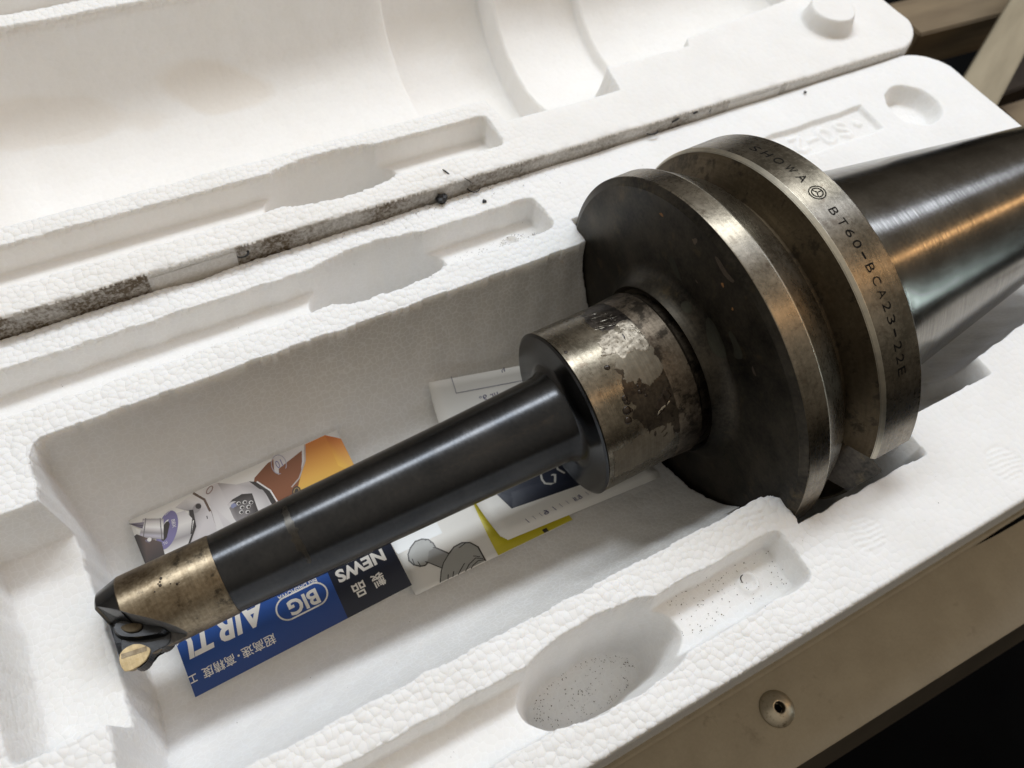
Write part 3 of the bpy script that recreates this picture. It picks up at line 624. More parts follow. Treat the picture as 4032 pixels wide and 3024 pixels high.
disc_poly('wear_mark', [(50.5, 112.0), (53.5, 111.6), (54.2, 117.8), (53.9, 123.1), (49.4, 123.6), (47.6, 121.8), (50.2, 118.5)], M['olive'])
disc_poly('wear_mark', [(38.4, 84.2), (41.0, 87.2), (40.6, 91), (39.2, 93.6), (37.5, 90.1)], M['olive'])
disc_poly('wear_mark', [(70.5, 91.2), (71.4, 93.2), (70.1, 97.8), (71.5, 100.8), (69.1, 100.5), (67.6, 97.1), (68.8, 93)], M['worn'])
for r, a, w, h, mt, rot in ((67.6, 82.8, 1.3, 1.2, 'worn', 0.3), (67.5, 66.3, 0.5, 1.5, 'orange', 0), (63.8, 98.3, 0.9, 0.7, 'orange', 0), (61, 106, 0.5, 0.6, 'orange', 0), (57, 128, 0.8, 1.6, 'worn', .2), (66, 112, 0.5, 0.9, 'rust', 0), (52, 88, 0.35, 0.9, 'worn', 0)):
    disc_blob('wear_mark', r, a, w, h, int(r * 7 + a), M[mt], rot)

# ------------------------------------------------------------------ flat lettering helpers
def text_mesh(body, offset=0.0, shear=0.0, res=3):
    cu = bpy.data.curves.new('t', 'FONT'); cu.body = body; cu.size = 1.0; cu.offset = offset; cu.shear = shear; cu.resolution_u = res
    o = bpy.data.objects.new('t', cu); COL.objects.link(o); dg = bpy.context.evaluated_depsgraph_get()
    me = bpy.data.meshes.new_from_object(o.evaluated_get(dg)); bpy.data.objects.remove(o); bpy.data.curves.remove(cu)
    V = np.array([v.co[:2] for v in me.vertices]) if len(me.vertices) else np.zeros((0, 2)); F = [tuple(p.vertices) for p in me.polygons]
    bpy.data.meshes.remove(me); return V, F
def fit(V, w, h, hmin=None):
    lo, hi = V.min(0), V.max(0); return (V - lo) / (hi - lo) * np.array([w, h])

# engraved lettering on the rear rim
allV, allF = [], []
def engrave_char(ch, ang, w=2.9, h=3.3, xc=41.6, offset=-0.002):
    V, F = text_mesh(ch, offset); 
    if ch == '-': V = fit(V, 2.8, 0.7); V[:, 1] += h / 2 - 0.35
    else: V = fit(V, w, h)
    b = len(allV)
    for u, v in V:
        t = math.radians(ang) + (u - w / 2) / 77.5; r = 77.56
        allV.append(((xc - h / 2 + v) * MM, r * math.cos(t) * MM, r * math.sin(t) * MM))
    for f in F: allF.append(tuple(b + i for i in f))
for ch, a in zip('SHOWA', (65.2, 69.8, 74.4, 79.0, 83.4)): engrave_char(ch, a, 4.0 if ch in 'OW' else 3.6, 3.4)
for ch, a in zip('BT60-BCA23-22E', (96, 99.6, 102.9, 106.2, 109.5, 112.9, 116.4, 119.9, 123.3, 126.8, 130.3, 133.9, 137.4, 140.8)): engrave_char(ch, a)
def ring2d(cu, cv, r0, r1, n=40):
    b = len(allV)
    for i in range(n):
        t = 2 * math.pi * i / n
        for r in (r0, r1):
            ph = math.radians(cu) + r * math.cos(t) / 77.5; allV.append(((cv + r * math.sin(t)) * MM, 77.56 * math.cos(ph) * MM, 77.56 * math.sin(ph) * MM))
    for i in range(n):
        j = (i + 1) % n; allF.append((b + 2 * i, b + 2 * i + 1, b + 2 * j + 1, b + 2 * j))
ring2d(89.3, 41.6, 2.75, 3.15); ring2d(89.3, 41.6, 1.75, 2.2)
for k in range(3):
    t = math.radians(90 + 120 * k); b = len(allV)
    for r, d in ((0.0, 0.0), (0.45, 0.9), (1.8, 0.10), (1.8, -0.10), (0.45, -0.9)):
        u, v = r * math.cos(t + d * 0.7), r * math.sin(t + d * 0.7); ph = math.radians(89.3) + u / 77.5
        allV.append(((41.6 + v) * MM, 77.56 * math.cos(ph) * MM, 77.56 * math.sin(ph) * MM))
    allF.append(tuple(range(b, b + 5)))
link('engraved_lettering', mesh_from('engraved_lettering', allV, allF, False), M['engrave'], rim2)

# ------------------------------------------------------------------ printed papers
class Print:
    """flat print on a paper surface; surf(a, b, lift) -> world point in mm"""
    def __init__(s, surf): s.surf = surf; s.V = []; s.F = []; s.C = []; s.layer = 0
    def poly(s, pts, col, lift=None):
        if lift is None: s.layer += 1; lift = 0.03 + 0.008 * s.layer
        b = len(s.V); cols = col if isinstance(col, list) else [col] * len(pts)
        for (a, bb), c in zip(pts, cols): s.V.append(s.surf(a, bb, lift)); s.C.append(c)
        s.F.append(tuple(range(b, b + len(pts))))
    def grid(s, quad, cols, n=6):   # quad: 4 corner points (tl, tr, br, bl), colours at corners
        s.layer += 1; lift = 0.03 + 0.008 * s.layer; b = len(s.V); q = [np.array(p, float) for p in quad]; c = [np.array(p, float) for p in cols]
        for j in range(n + 1):
            for i in range(n + 1):
                u, v = i / n, j / n; w = ((1 - u) * (1 - v), u * (1 - v), u * v, (1 - u) * v)
                p = sum(wi * qi for wi, qi in zip(w, q)); s.V.append(s.surf(p[0], p[1], lift)); s.C.append(tuple(sum(wi * ci for wi, ci in zip(w, c))))
        for j in range(n):
            for i in range(n):
                k = b + j * (n + 1) + i; s.F.append((k, k + 1, k + n + 2, k + n + 1))
    def line(s, pts, w, col):
        s.layer += 1; lift = 0.03 + 0.008 * s.layer
        for (ax, ay), (bx, by) in zip(pts[:-1], pts[1:]):
            d = math.hypot(bx - ax, by - ay) or 1; nx, ny = -(by - ay) / d * w / 2, (bx - ax) / d * w / 2; ex, ey = (bx - ax) / d * w * .4, (by - ay) / d * w * .4
            s.poly([(ax + nx - ex, ay + ny - ey), (bx + nx + ex, by + ny + ey), (bx - nx + ex, by - ny + ey), (ax - nx - ex, ay - ny - ey)], col, lift)
    def ell(s, cx, cy, rx, ry, col, rot=0, n=28, w=None):
        P = [(cx + rx * math.cos(t) * math.cos(rot) - ry * math.sin(t) * math.sin(rot), cy + rx * math.cos(t) * math.sin(rot) + ry * math.sin(t) * math.cos(rot)) for t in np.linspace(0, 2 * np.pi, n, endpoint=False)]
        s.line(P + P[:1], w, col) if w else s.poly(P, col)
    def text(s, body, a0, b0, w, h, col, X=(-1, 0), Y=(0, 1), offset=0.0, shear=0.0, amin=None):
        V, F = text_mesh(body, offset, shear)
        if not len(V): return
        V = fit(V, w, h)
        if amin is not None: V[:, 0] = np.minimum(V[:, 0], a0 - amin - 0.10 * (V[:, 1] - 4))
        s.layer += 1; lift = 0.03 + 0.008 * s.layer; b = len(s.V)
        for u, v in V: s.V.append(s.surf(a0 + u * X[0] + v * Y[0], b0 + u * X[1] + v * Y[1], lift)); s.C.append(col)
        for f in F: s.F.append(tuple(b + i for i in f))
    def build(s, name, parent):
        me = mesh_from(name, [tuple(c * MM for c in v) for v in s.V], s.F, False)
        at = me.color_attributes.new('ink', 'FLOAT_COLOR', 'POINT')
        at.data.foreach_set('color', np.array([(*c, 1) for c in s.C], np.float32).reshape(-1))
        # keep print facing up
        bm = bmesh.new(); bm.from_mesh(me)
        rv = [f for f in bm.faces if f.normal.z < 0]; bmesh.ops.reverse_faces(bm, faces=rv); bm.to_mesh(me); bm.free()
        return link(name, me, M['ink'], parent)
def sheet(name, surf, outline_fn, na, nb, parent, th=0.12, mat=None):
    """outline_fn(u, v) -> (a, b) for u, v in 0..1"""
    V = []; 
    for k in (0, 1):
        for j in range(nb + 1):
            for i in range(na + 1):
                a, b = outline_fn(i / na, j / nb); V.append(tuple(c * MM for c in surf(a, b, -th * k)))
    F = []; S = (na + 1) * (nb + 1)
    for j in range(nb):
        for i in range(na):
            q = j * (na + 1) + i; F += [(q, q + 1, q + na + 2, q + na + 1), (S + q, S + q + na + 1, S + q + na + 2, S + q + 1)]
    edge_ = [j * (na + 1) for j in range(nb + 1)], [j * (na + 1) + na for j in range(nb + 1)], list(range(na + 1)), [nb * (na + 1) + i for i in range(na + 1)]
    for e in edge_:
        for a, b in zip(e[:-1], e[1:]): F.append((a, b, S + b, S + a))
    me = mesh_from(name, V, F, True); bm = bmesh.new(); bm.from_mesh(me); bmesh.ops.recalc_face_normals(bm, faces=bm.faces[:]); bm.to_mesh(me); bm.free()
    return link(name, me, mat or M['paper'], parent)

WHITE = (0.78, 0.76, 0.72); NAVY = (0.010, 0.014, 0.030); BLUE = (0.012, 0.045, 0.20)
# 1. tool brochure, flat across the trough
BO = np.array([-213.3, 47.0, -44.9]); BA = np.array([0.99945573, 0.02213247, 0.0244622]); BB = np.array([0.02724507, -0.97189833, -0.23381903]); BN = -np.array([0.01859978, 0.23435825, -0.97197236])
def s1(a, b, l):
    sag = 1.2 * math.sin(math.pi * max(0, min(1, b / 71.3))); return tuple(BO + a * BA + b * BB + (l - sag) * BN)
br = bpy.data.objects.new('brochure', None); COL.objects.link(br); br.location = (0, 0, 0)
tag(br, 'folded brochure with blue and black title band and spindle photo, under the bar tip', 'brochure')
def q1(u, v): return (u * (85.8 + 0.3 * v) - 2.0 * v * (1 - u) * 0.9 - 0.3, v * 71.4)
sheet('cover_page', s1, q1, 24, 24, br, 0.15)
sheet('back_page', lambda a, b, l: s1(a, b, l - 0.5 - 1.6 * max(0, 1 - abs(a) / 30) * (b / 71.3)), lambda u, v: (q1(u, v)[0] * 0.985 + 0.9, q1(u, v)[1] * 0.985), 12, 12, br, 0.15)
p = Print(s1)
p.grid([(-1.0, 38), (58.6, 38), (58.0, 71.35), (-2.2, 71.35)], [(0.03, 0.10, 0.36), (0.03, 0.10, 0.38), BLUE, (0.012, 0.05, 0.22)], 10)
p.grid([(58.6, 38), (85.2, 38), (85.7, 71.35), (58.0, 71.35)], [NAVY, NAVY, NAVY, NAVY], 6)
p.build('title_band', br)
p = Print(s1); p.layer = 6
p.text('AIR', 32.4, 48.7, 19.4, 9.6, WHITE, offset=0.03, shear=0.25)
V_, F_ = text_mesh('TU', 0.03, 0.25)
p.text('TU', 10.6, 48.6, 15.4, 9.5, WHITE, offset=0.03, shear=0.25, amin=-1.15)
p.text('BIG DAISHOWA', 53.4, 51.5, 15.8, 1.9, WHITE, offset=0.012)
p.text('BIG', 51.6, 54.9, 12.0, 6.2, WHITE, offset=0.03)
oval = []
for k in range(48):
    t = 2 * math.pi * k / 48; c, s_ = math.cos(t), math.sin(t)
    oval.append((45.2 + (5.6 if c > 0 else -5.6) + 4.5 * c, 57.4 + 4.4 * s_))
p.line(oval + oval[:1], 0.62, WHITE)
p.text('超高速', 31.0, 63.2, 13.0, 4.0, WHITE, offset=0.008)
p.text('高精度', 15.2, 63.2, 12.2, 4.0, WHITE, offset=0.008)
p.ell(16.7, 65.0, 0.4, 0.4, WHITE)
p.text('エ', 0.9, 63.5, 2.9, 2.9, WHITE, offset=0.01)
p.text('NEWS', 81.2, 52.6, 20.6, 5.2, WHITE, offset=0.04)
p.text('製', 77.4, 60.6, 5.2, 5.6, WHITE, offset=0.02); p.text('品', 69.3, 60.6, 5.2, 5.6, WHITE, offset=0.02)
p.build('title_lettering', br)
p = Print(s1)
LG = (0.60, 0.57, 0.575); MG = (0.33, 0.31, 0.315); DG = (0.05, 0.045, 0.045); PU = (0.20, 0.18, 0.34); WH = (0.74, 0.72, 0.70)
p.grid([(57.0, 0.6), (80.6, 0.1), (85.6, 30), (48, 30)], [(0.60, 0.22, 0.05), (0.62, 0.20, 0.04), (0.75, 0.55, 0.10), (0.80, 0.62, 0.14)], 6)
p.poly([(80.4, 0.1), (85.7, 4.2), (86.0, 22), (80, 14)], [(0.55, 0.14, 0.03), (0.6, 0.2, 0.05), (0.75, 0.5, 0.12), (0.75, 0.45, 0.08)])
p.poly([(48.1, 4.6), (55.1, 1.2), (70.5, 0.2), (66, 10), (60.5, 17), (57, 24), (49, 24), (46, 8)], (0.23, 0.09, 0.045))
p.poly([(57.9, 0.2), (71.2, 0.1), (68.5, 6.5), (63.5, 12.0), (59.5, 14.0), (57.0, 10.5), (56.2, 5)], [LG, WH, LG, MG, LG, WH, LG])
p.ell(58.8, 3.6, 2.9, 3.9, (0.40, 0.38, 0.45), 0.25, w=0.35); p.text('10', 60.2, 1.8, 2.6, 3.2, PU)
p.ell(60.6, 16.8, 1.7, 2.2, DG, 0.6); p.ell(60.6, 16.8, 1.0, 1.5, (0.5, 0.35, 0.15), 0.6, w=0.3)
p.line([(71.4, 0.4), (68.8, 6.6), (63.8, 12.2), (59.8, 14.2)], 0.5, (0.45, 0.40, 0.38))
p.poly([(34.2, 0.2), (40.6, 4.1), (45.9, 5.1), (49.2, 9.5), (50.2, 17), (48, 26), (30, 26), (30.0, 5)], [MG, LG, LG, MG, LG, WH, LG, LG])   # spindle neck
p.poly([(45.6, 5.0), (48.4, 6.6), (51.4, 12), (51.8, 18), (49.8, 18), (49.0, 11.5)], DG)
p.line([(48.4, 6.6), (51.6, 12), (52.3, 18)], 0.6, WH)
p.poly([(26.8, 0.3), (34.5, 0.2), (35.4, 10), (34.8, 24), (26.4, 24), (28.6, 8)], [WH, LG, LG, WH, WH, LG])                                  # body ring
p.poly([(16.7, 2.7), (21.5, 1.2), (27.0, 0.4), (28.3, 8.5), (26.6, 24), (13.0, 24), (15.5, 17), (20.8, 6.2)], [LG, WH, WH, LG, LG, LG, LG, MG])
p.line([(25.0, 0.6), (27.6, 4.5), (27.9, 11), (26.3, 21)], 0.9, (0.13, 0.09, 0.07)); p.line([(34.6, 11.0), (33.6, 18)], 0.5, DG)
p.line([(26.0, 11), (24.6, 19)], 0.35, DG)
p.ell(23.8, 6.4, 2.2, 1.4, MG, -0.6); p.ell(24.6, 6.0, 1.0, 1.1, DG, -0.6); p.ell(30.8, 1.8, 1.7, 0.8, (0.35, 0.22, 0.2), -0.6, w=0.35)
p.poly([(33.5, 10.8), (37.2, 9.0), (41.2, 8.6), (44.8, 10), (44.0, 20), (35.6, 20)], [MG, DG, DG, DG, DG, MG])
p.ell(36.5, 11.6, 2.3, 1.8, LG, 0.2); p.ell(36.6, 11.6, 1.1, 1.0, (0.25, 0.27, 0.42), 0.2)
for hx, hy in ((38.6, 11.5), (40.9, 12.1), (43.0, 13.2), (39.2, 13.6), (41.5, 14.4), (38.2, 15.2), (40.4, 16.2)):
    p.ell(hx, hy, 0.85, 0.75, WH, n=12); p.ell(hx + 0.1, hy + 0.1, 0.6, 0.55, DG, n=10)
p.poly([(21.0, 5.9), (22.4, 6.4), (21.0, 13), (15.8, 19), (13.0, 19), (19.4, 12)], DG)
for (q0, q1, c0, c1) in (((15.2, 2.9), (17.2, 8), LG, WH), ((17.2, 8), (14.5, 12.5), WH, MG), ((14.5, 12.5), (11, 16.5), MG, (0.8, 0.78, 0.76)), ((11, 16.5), (6, 20), (0.8, 0.78, 0.76), LG)):
    e = lambda q: (q[0] + 4.6 * (0.92 if q[1] < 6 else 0.86), q[1] + 2.4)
    w = lambda q: (q[0] - 6.0, q[1] + 1.5)
    p.poly([w(q0), e(q0), e(q1), w(q1)], [c0, c0, c1, c1])
p.ell(11.0, 9.6, 3.6, 7.6, PU, 0.62); p.ell(10.6, 9.6, 1.7, 4.3, WH, 0.62); p.ell(10.2, 9.7, 1.4, 3.8, DG, 0.62)
p.text('NDLE', 15.6, 3.0, 4.2, 1.0, WH, X=(-0.8, 0.25), Y=(-0.3, -0.95)); p.text('AIR TU', 5.6, 14.8, 3.8, 1.1, WH, X=(0.98, -0.1), Y=(-0.1, -0.98)); p.text('BBX', 13.7, 6.6, 3.2, 1.3, WH, X=(-0.2, 0.98), Y=(0.98, 0.2))
def tube(tl, tr, br_, bl, stops):
    n = len(stops) - 1
    for k in range(n):
        f0, f1 = k / n, (k + 1) / n; L = lambda p0, p1, f: (p0[0] + (p1[0] - p0[0]) * f, p0[1] + (p1[1] - p0[1]) * f)
        p.poly([L(tl, bl, f0), L(tr, br_, f0), L(tr, br_, f1), L(tl, bl, f1)], [stops[k], stops[k], stops[k + 1], stops[k + 1]], 0.03 + 0.008 * p.layer)
    p.layer += 1
tube((4.6, 1.7), (11.4, 4.9), (8.5, 12.4), (1.0, 7.8), [MG, LG, WH, (0.85, 0.84, 0.83), LG, MG, (0.5, 0.48, 0.55), MG])
p.line([(10.3, 4.3), (8.0, 12.0)], 0.35, (0.2, 0.19, 0.2)); p.line([(5.6, 2.1), (2.3, 8.4)], 0.35, (0.2, 0.19, 0.2))
p.poly([(-0.6, 1.3), (4.7, 3.1), (3.2, 5.2)], [(0.12, 0.10, 0.15), (0.3, 0.28, 0.32), (0.15, 0.13, 0.18)]); p.line([(-0.5, 1.4), (3.8, 4.3)], 0.18, DG)
p.poly([(-0.5, 6.6), (0.6, 6.3), (3.0, 8.9), (7.5, 13.0), (6.5, 20), (-0.8, 20)], [DG, DG, (0.14, 0.10, 0.09), (0.10, 0.08, 0.08), DG, DG])
p.poly([(0.0, 11.2), (3.0, 9.6), (4.3, 13.5), (0.9, 16.5)], [MG, (0.2, 0.18, 0.25), DG, MG]); p.ell(3.9, 10.2, 0.8, 0.8, WH, n=10)
p.build('printed_picture', br)

# 2. leaflet with pull-stud drawing, curved in the trough
def trough(R):
    return lambda a, b, l: (a, (R - l) * math.sin(b / R), -(R - l) * math.cos(b / R))
s2 = trough(64.3)
lf = bpy.data.objects.new('parts_leaflet', None); COL.objects.link(lf)
tag(lf, 'white and yellow leaflet with line drawing of a bolt, right of the blue brochure', 'leaflet')
def q2(u, v): return (-126.1 + u * (73.4 + v * 0), 30 - v * (55.6 + 0.7 * u))
sheet('leaflet_page', s2, q2, 12, 24, lf, 0.15)
p = Print(s2); YE = (0.62, 0.54, 0.03)
p.grid([(-84.2, 20), (-52.8, 20), (-52.8, -26.2), (-88.9, -25.9)], [YE, YE, YE, YE], 10)
p.grid([(-126, 2), (-104, 2), (-104, -4.4), (-124.5, -4.6)], [(0.84, 0.86, 0.86)] * 4, 4)
p.build('yellow_panel', lf)
p = Print(s2); p.layer = 3; GR = (0.36, 0.36, 0.34); LK = (0.03, 0.025, 0.02)
hd = [(-109.5, -8.9), (-109.6, -6.8), (-110.6, -4.4), (-112.9, -3.0), (-115.8, -2.7), (-118.8, -4.4), (-120.9, -6.6), (-121.8, -9.4), (-120.9, -12.0), (-118.9, -14.0), (-117.0, -14.6), (-115.7, -14.1)]
p.poly(hd, GR); p.poly([(-109.6, -9.1), (-105.9, -14.4), (-111.6, -19.2), (-115.7, -13.4), (-113, -7.5)], (0.28, 0.28, 0.27))
flg = [(-105.9, -14.4), (-102.7, -12.6), (-98.9, -12.4), (-95.9, -14.0), (-94.0, -17.6), (-94.3, -21.7), (-94.6, -25.5), (-115.2, -25.3), (-112.7, -20.8), (-110.0, -17.4)]
p.poly(flg, GR)
p.line(hd, 0.6, LK); p.line([(-111.3, -4.2), (-115.3, -4.2), (-118.5, -6.2), (-120.2, -8.6), (-120.6, -12.2)], 0.36, LK)
p.line([(-110.0, -6.1), (-114.3, -5.9), (-117.1, -7.8), (-118.8, -10.7), (-118.7, -13.6)], 0.36, LK)
p.line([(-109.6, -9.1), (-112.9, -7.5), (-115.3, -8.7), (-116.7, -10.9), (-115.7, -14.1)], 0.36, LK)
p.line([(-109.6, -9.1), (-105.9, -14.4)], 0.6, LK); p.line([(-115.7, -13.4), (-111.6, -19.2)], 0.4, LK)
p.line(flg[:7], 0.62, LK); p.line([flg[0], flg[9], flg[8], flg[7]], 0.42, LK)
for th_ in ([(-105.9, -14.4), (-103.6, -14.3), (-102.3, -15.6), (-108.0, -18.6), (-111.3, -22.6), (-112.6, -20.8)], [(-97.8, -13.3), (-102.1, -14.3), (-106.6, -18.0), (-109.8, -21.6), (-111.8, -25.5)], [(-96.7, -19.8), (-99.4, -17.7), (-103.8, -19.2), (-107.9, -22.9), (-109.6, -25.5)],
            [(-95.7, -22.3), (-98.4, -20.2), (-102.1, -21.7), (-105.6, -24.3), (-107.3, -25.8)], [(-95.1, -23.9), (-97.5, -22.1), (-101.3, -23.6), (-104.0, -25.9)], [(-94.8, -24.9), (-97.3, -23.9), (-100.1, -24.9), (-101.4, -25.9)]):
    p.line(th_, 0.4, LK)
p.poly([(-66.8, -24.0), (-64.6, -24.0), (-64.7, -26.2), (-66.8, -26.1)], LK)
p.text('ントスネット', -71.4, -20.3, 10.8, 1.3, LK)
p.build('bolt_drawing', lf)

# 3. folded instruction booklet
bk = bpy.data.objects.new('instruction_booklet', None); COL.objects.link(bk)
tag(bk, 'folded white instruction booklet with a navy panel, lying in the trough beneath the collar', 'booklet')
s3 = trough(61.0)
def q3(k): return lambda u, v: (-84.9 - 1.9 * math.sin(math.pi * v) + (77.0) * u + 0.9 * k * (1 - u) * v + v * 0.6, (57.9 - 15.5 * u) + v * (-77.1 + 10.0 * u - 0.9 * k - 1.0 * u * 0))
for k, R in enumerate((61.0, 61.6, 62.2, 62.9)):
    flare = lambda a, b, l, R=R, k=k: trough(R)(a, b, l + 0.6 * k * 0)
    sheet('page', flare, q3(k * 0.8), 14, 20, bk, 0.12)
p = Print(s3)
p.grid([(-70.0, 20), (-30, 20), (-33, -13.8), (-73.4, -9.0)], [NAVY] * 4, 8); p.poly([(-76.0, 0.6), (-70, 6), (-70, -4), (-73.4, -9.0)], NAVY)
p.build('navy_panel', bk)
p = Print(s3); p.layer = 4; WS = (0.5, 0.49, 0.45)
p.line([(-52.1, 1.2), (-53.7, -0.1), (-54.5, -2.6), (-54.3, -5.0), (-52.1, -6.2), (-50.0, -6.2), (-48.1, -3.2), (-49.4, -2.4)], 0.9, WS); p.line([(-45.1, 1.2), (-45.6, -1.3), (-44.0, -4.1)], 0.9, WS)
p.build('panel_lettering', bk); p = Print(s3); p.layer = 4
IB = (0.05, 0.05, 0.16)
p.line([(-74.5, 56.6), (-74.3, 48.6), (-44.9, 42.8), (-20, 38)], 0.22, IB)
p.text('h', -49.6, 49.4, 1.6, 2.0, IB); p.text('ur 9°', -56.0, 40.6, 9.0, 2.6, IB)
for i in range(16):
    a = -71 + i * 3.3; b0 = -19.2 - 0.2 * i * 0.3
    p.line([(a, b0 + 2.6 - (i % 4 == 0) * 0.5 * 0), (a + 0.5, b0 + 0.4)], 0.34 if i % 4 == 0 else 0.16, IB)
p.text('6', -60.6, -19.2, 2.2, 2.6, IB); p.text('5.8', -44.6, -19.6, 3.2, 2.2, IB)
p.build('printed_lines', bk)

# ------------------------------------------------------------------ metal chips and grit
def chip(x, y, z, pts, w, label):
    """curled sliver: pts polyline (mm, local) swept as a thin folded strip"""
    bm = bmesh.new(); prev = None
    for i, (a, b, c) in enumerate(pts):
        t = Vector(pts[min(i + 1, len(pts) - 1)]) - Vector(pts[max(i - 1, 0)]); t.normalize(); n = Vector((-t.y, t.x, 0.25)).normalized()
        ww = w * (0.35 + 0.65 * math.sin(math.pi * (i + 0.6) / (len(pts) + 0.2)))
        q = [bm.verts.new(((x + a) * MM + n.x * s * ww * MM, (y + b) * MM + n.y * s * ww * MM, (z + c + u) * MM)) for s, u in ((-0.5, 0), (0, 0.28 * ww + 0.1), (0.5, 0.05), (0, -0.12))]
        if prev:
            for k in range(4): bm.faces.new((prev[k], prev[(k + 1) % 4], q[(k + 1) % 4], q[k]))
        else: bm.faces.new(list(reversed(q)))
        prev = q
    bm.faces.new(prev)
    o = finish(bm, 'metal_chip', M['chip'], None, smooth=True)
    tag(o, label, 'metal chip', 'metal chips scattered along the foam hinge'); return o
def curve(r, a0, a1, n, sq=1.0, zz=0.3): return [(r * math.cos(math.radians(a0 + (a1 - a0) * i / n)), r * sq * math.sin(math.radians(a0 + (a1 - a0) * i / n)), zz * i / n) for i in range(n + 1)]
def chunk(x, y, z, s, seed, label, sq=0.6):
    bm = bmesh.new(); bmesh.ops.create_icosphere(bm, subdivisions=2, radius=s * MM); rg = random.Random(seed)
    for v in bm.verts: v.co *= rg.uniform(0.6, 1.35); v.co.z *= sq
    bm.transform(Matrix.Translation((x * MM, y * MM, z * MM)))
    o = finish(bm, 'metal_chip', M['chip'], None); tag(o, label, 'metal chip', 'metal chips scattered along the foam hinge'); return o
chunk(-49.5, 111.6, 2.2, 2.3, 3, 'largest black metal chip, a torn flake in the hinge gap above the long slot', 0.9)
chip(-33.0, 112.8, 1.5, curve(2.9, 100, 330, 12), 0.7, 'hook shaped dark chip curling in the hinge gap')
chip(-35.5, 112.6, 5.0, [(-2.5, 0, 4), (0, 0, 1.5), (1.8, 0, -1.0)], 0.9, 'short straight dark chip leaning on the curled hook chip')
chip(-112, 112.6, 0.6, curve(5.5, 170, 20, 12, 0.55), 0.35, 'thin brown wire like chip arched over the box edge')
chip(-137.4, 112.8, 5.2, curve(2.4, 200, 480, 10, 0.8), 1.0, 'small twisted black chip just right of the pale hinge tab')
chip(-43.5, 120, 8.2, [(-0.6, 1.8, 0.2), (0, 0, 0.3), (0.7, -1.8, 0.2)], 0.9, 'short black chip lying on the lid rim')
chip(-9.0, 112.9, 4.4, [(0, 0, 2.4), (0.3, 0, 0), (0, 0, -2.2)], 1.5, 'square black flake stuck on the gap face near the lid slot end')
chip(64, 112.9, 2.2, curve(3.4, 200, 330, 8, 0.8), 1.1, 'crescent shaped black chip in the gap left of the flange')
chip(78, 113.0, 3.4, [(-1.8, 0, 0), (0, 0, 0.6), (2.0, 0, 1.2)], 1.3, 'dark splinter in the gap behind the flange')
chip(90, 113.2, 4.6, [(-1.2, 0, 0), (1.2, 0, 0.4)], 1.6, 'squat black chip in the gap left of the right hinge tab')
chip(99, 112.5, 3.0, [(0, 0, 3), (0.4, 0, 0), (1.2, 0, -1.8)], 0.7, 'thin forked black chip beside the right hinge tab')
chunk(160, 108, 0.6, 0.8, 5, 'tiny black crumb on the box rim above the name plate')
chunk(-32.0, 104.5, 0.4, 1.0, 6, 'small brown black crumb on the rim above the far slot')
chip(-24.5, 87.0, -13.0, [(-1.5, 0, 0), (1.2, 0.4, 0.2)], 0.8, 'small dark chip inside the moulded ring of the far slot')
chip(-26.5, -87.0, -11.2, curve(1.8, 80, 200, 8), 0.5, 'rusty brown flake on the moulded ring of the near slot')

V, F = [], []
def speck(x, y, z, s, up=(0, 0, 1)):
    b = len(V); a = random.uniform(0, 6.28)
    for k in range(4):
        t = a + k * math.pi / 2 + random.uniform(-.5, .5); r = s * random.uniform(0.4, 1.2); V.append(((x + r * math.cos(t)) * MM, (y + r * math.sin(t)) * MM, (z + 0.15) * MM))
    V.append((x * MM, y * MM, (z + 0.25 + s * 0.5) * MM))
    for k in range(4): F.append((b + k, b + (k + 1) % 4, b + 4))
for _ in range(330):
    x = -12 - abs(random.gauss(0, 1)) * 26; y = random.uniform(79.8, 91)
    if x > -60 and random.random() < 1.1 - abs(x + 34) / 60: speck(x, y, box_z(x, y), random.uniform(0.08, 0.34))
for _ in range(150):
    x = random.uniform(-58, -11); y = -random.uniform(80, 95); speck(x, y, box_z(x, y), random.uniform(0.08, 0.32))
for _ in range(260):   # well floor, thickest along its far edge
    t = random.uniform(0, 6.28); k = random.choice((random.uniform(0, 0.62), random.uniform(0.5, 0.64)))
    x = -89 + 34 * k * math.cos(t); y = -88.8 + 13.8 * k * math.sin(t); speck(x, y, box_z(x, y), random.uniform(0.08, 0.30))
for _ in range(160):
    x = random.uniform(-225, 60); y = random.choice((random.uniform(80, 97), random.uniform(-50, 60), random.uniform(100, 112), -random.uniform(80, 112)))
    speck(x, y, box_z(x, y), random.uniform(0.05, 0.22))
for _ in range(120):
    x = -40 + random.gauss(0, 30); y = 113 - abs(random.gauss(0, 3)); speck(x, y, box_z(x, y) + 0.2, random.uniform(0.08, 0.35))
g = link('grit', mesh_from('grit', V, F, False), M['grit']); tag(g, 'fine dark grit scattered over the foam pockets', 'grit', kind='stuff')

# ------------------------------------------------------------------ bench and background
bench = bpy.data.objects.new('metal_bench', None); COL.objects.link(bench); bench.location = (0, -0.13, -0.104)
tag(bench, 'tan painted steel bench edge with a hollow button screw, under the foam box', 'bench')
ZB = -104.4
def bput(bm, name, mat, bevel=0): 
    o = finish(bm, name, mat, None, bevel); o.parent = bench; o.matrix_parent_inverse = Matrix.Translation(bench.location).inverted(); return o
bm = bmesh.new()
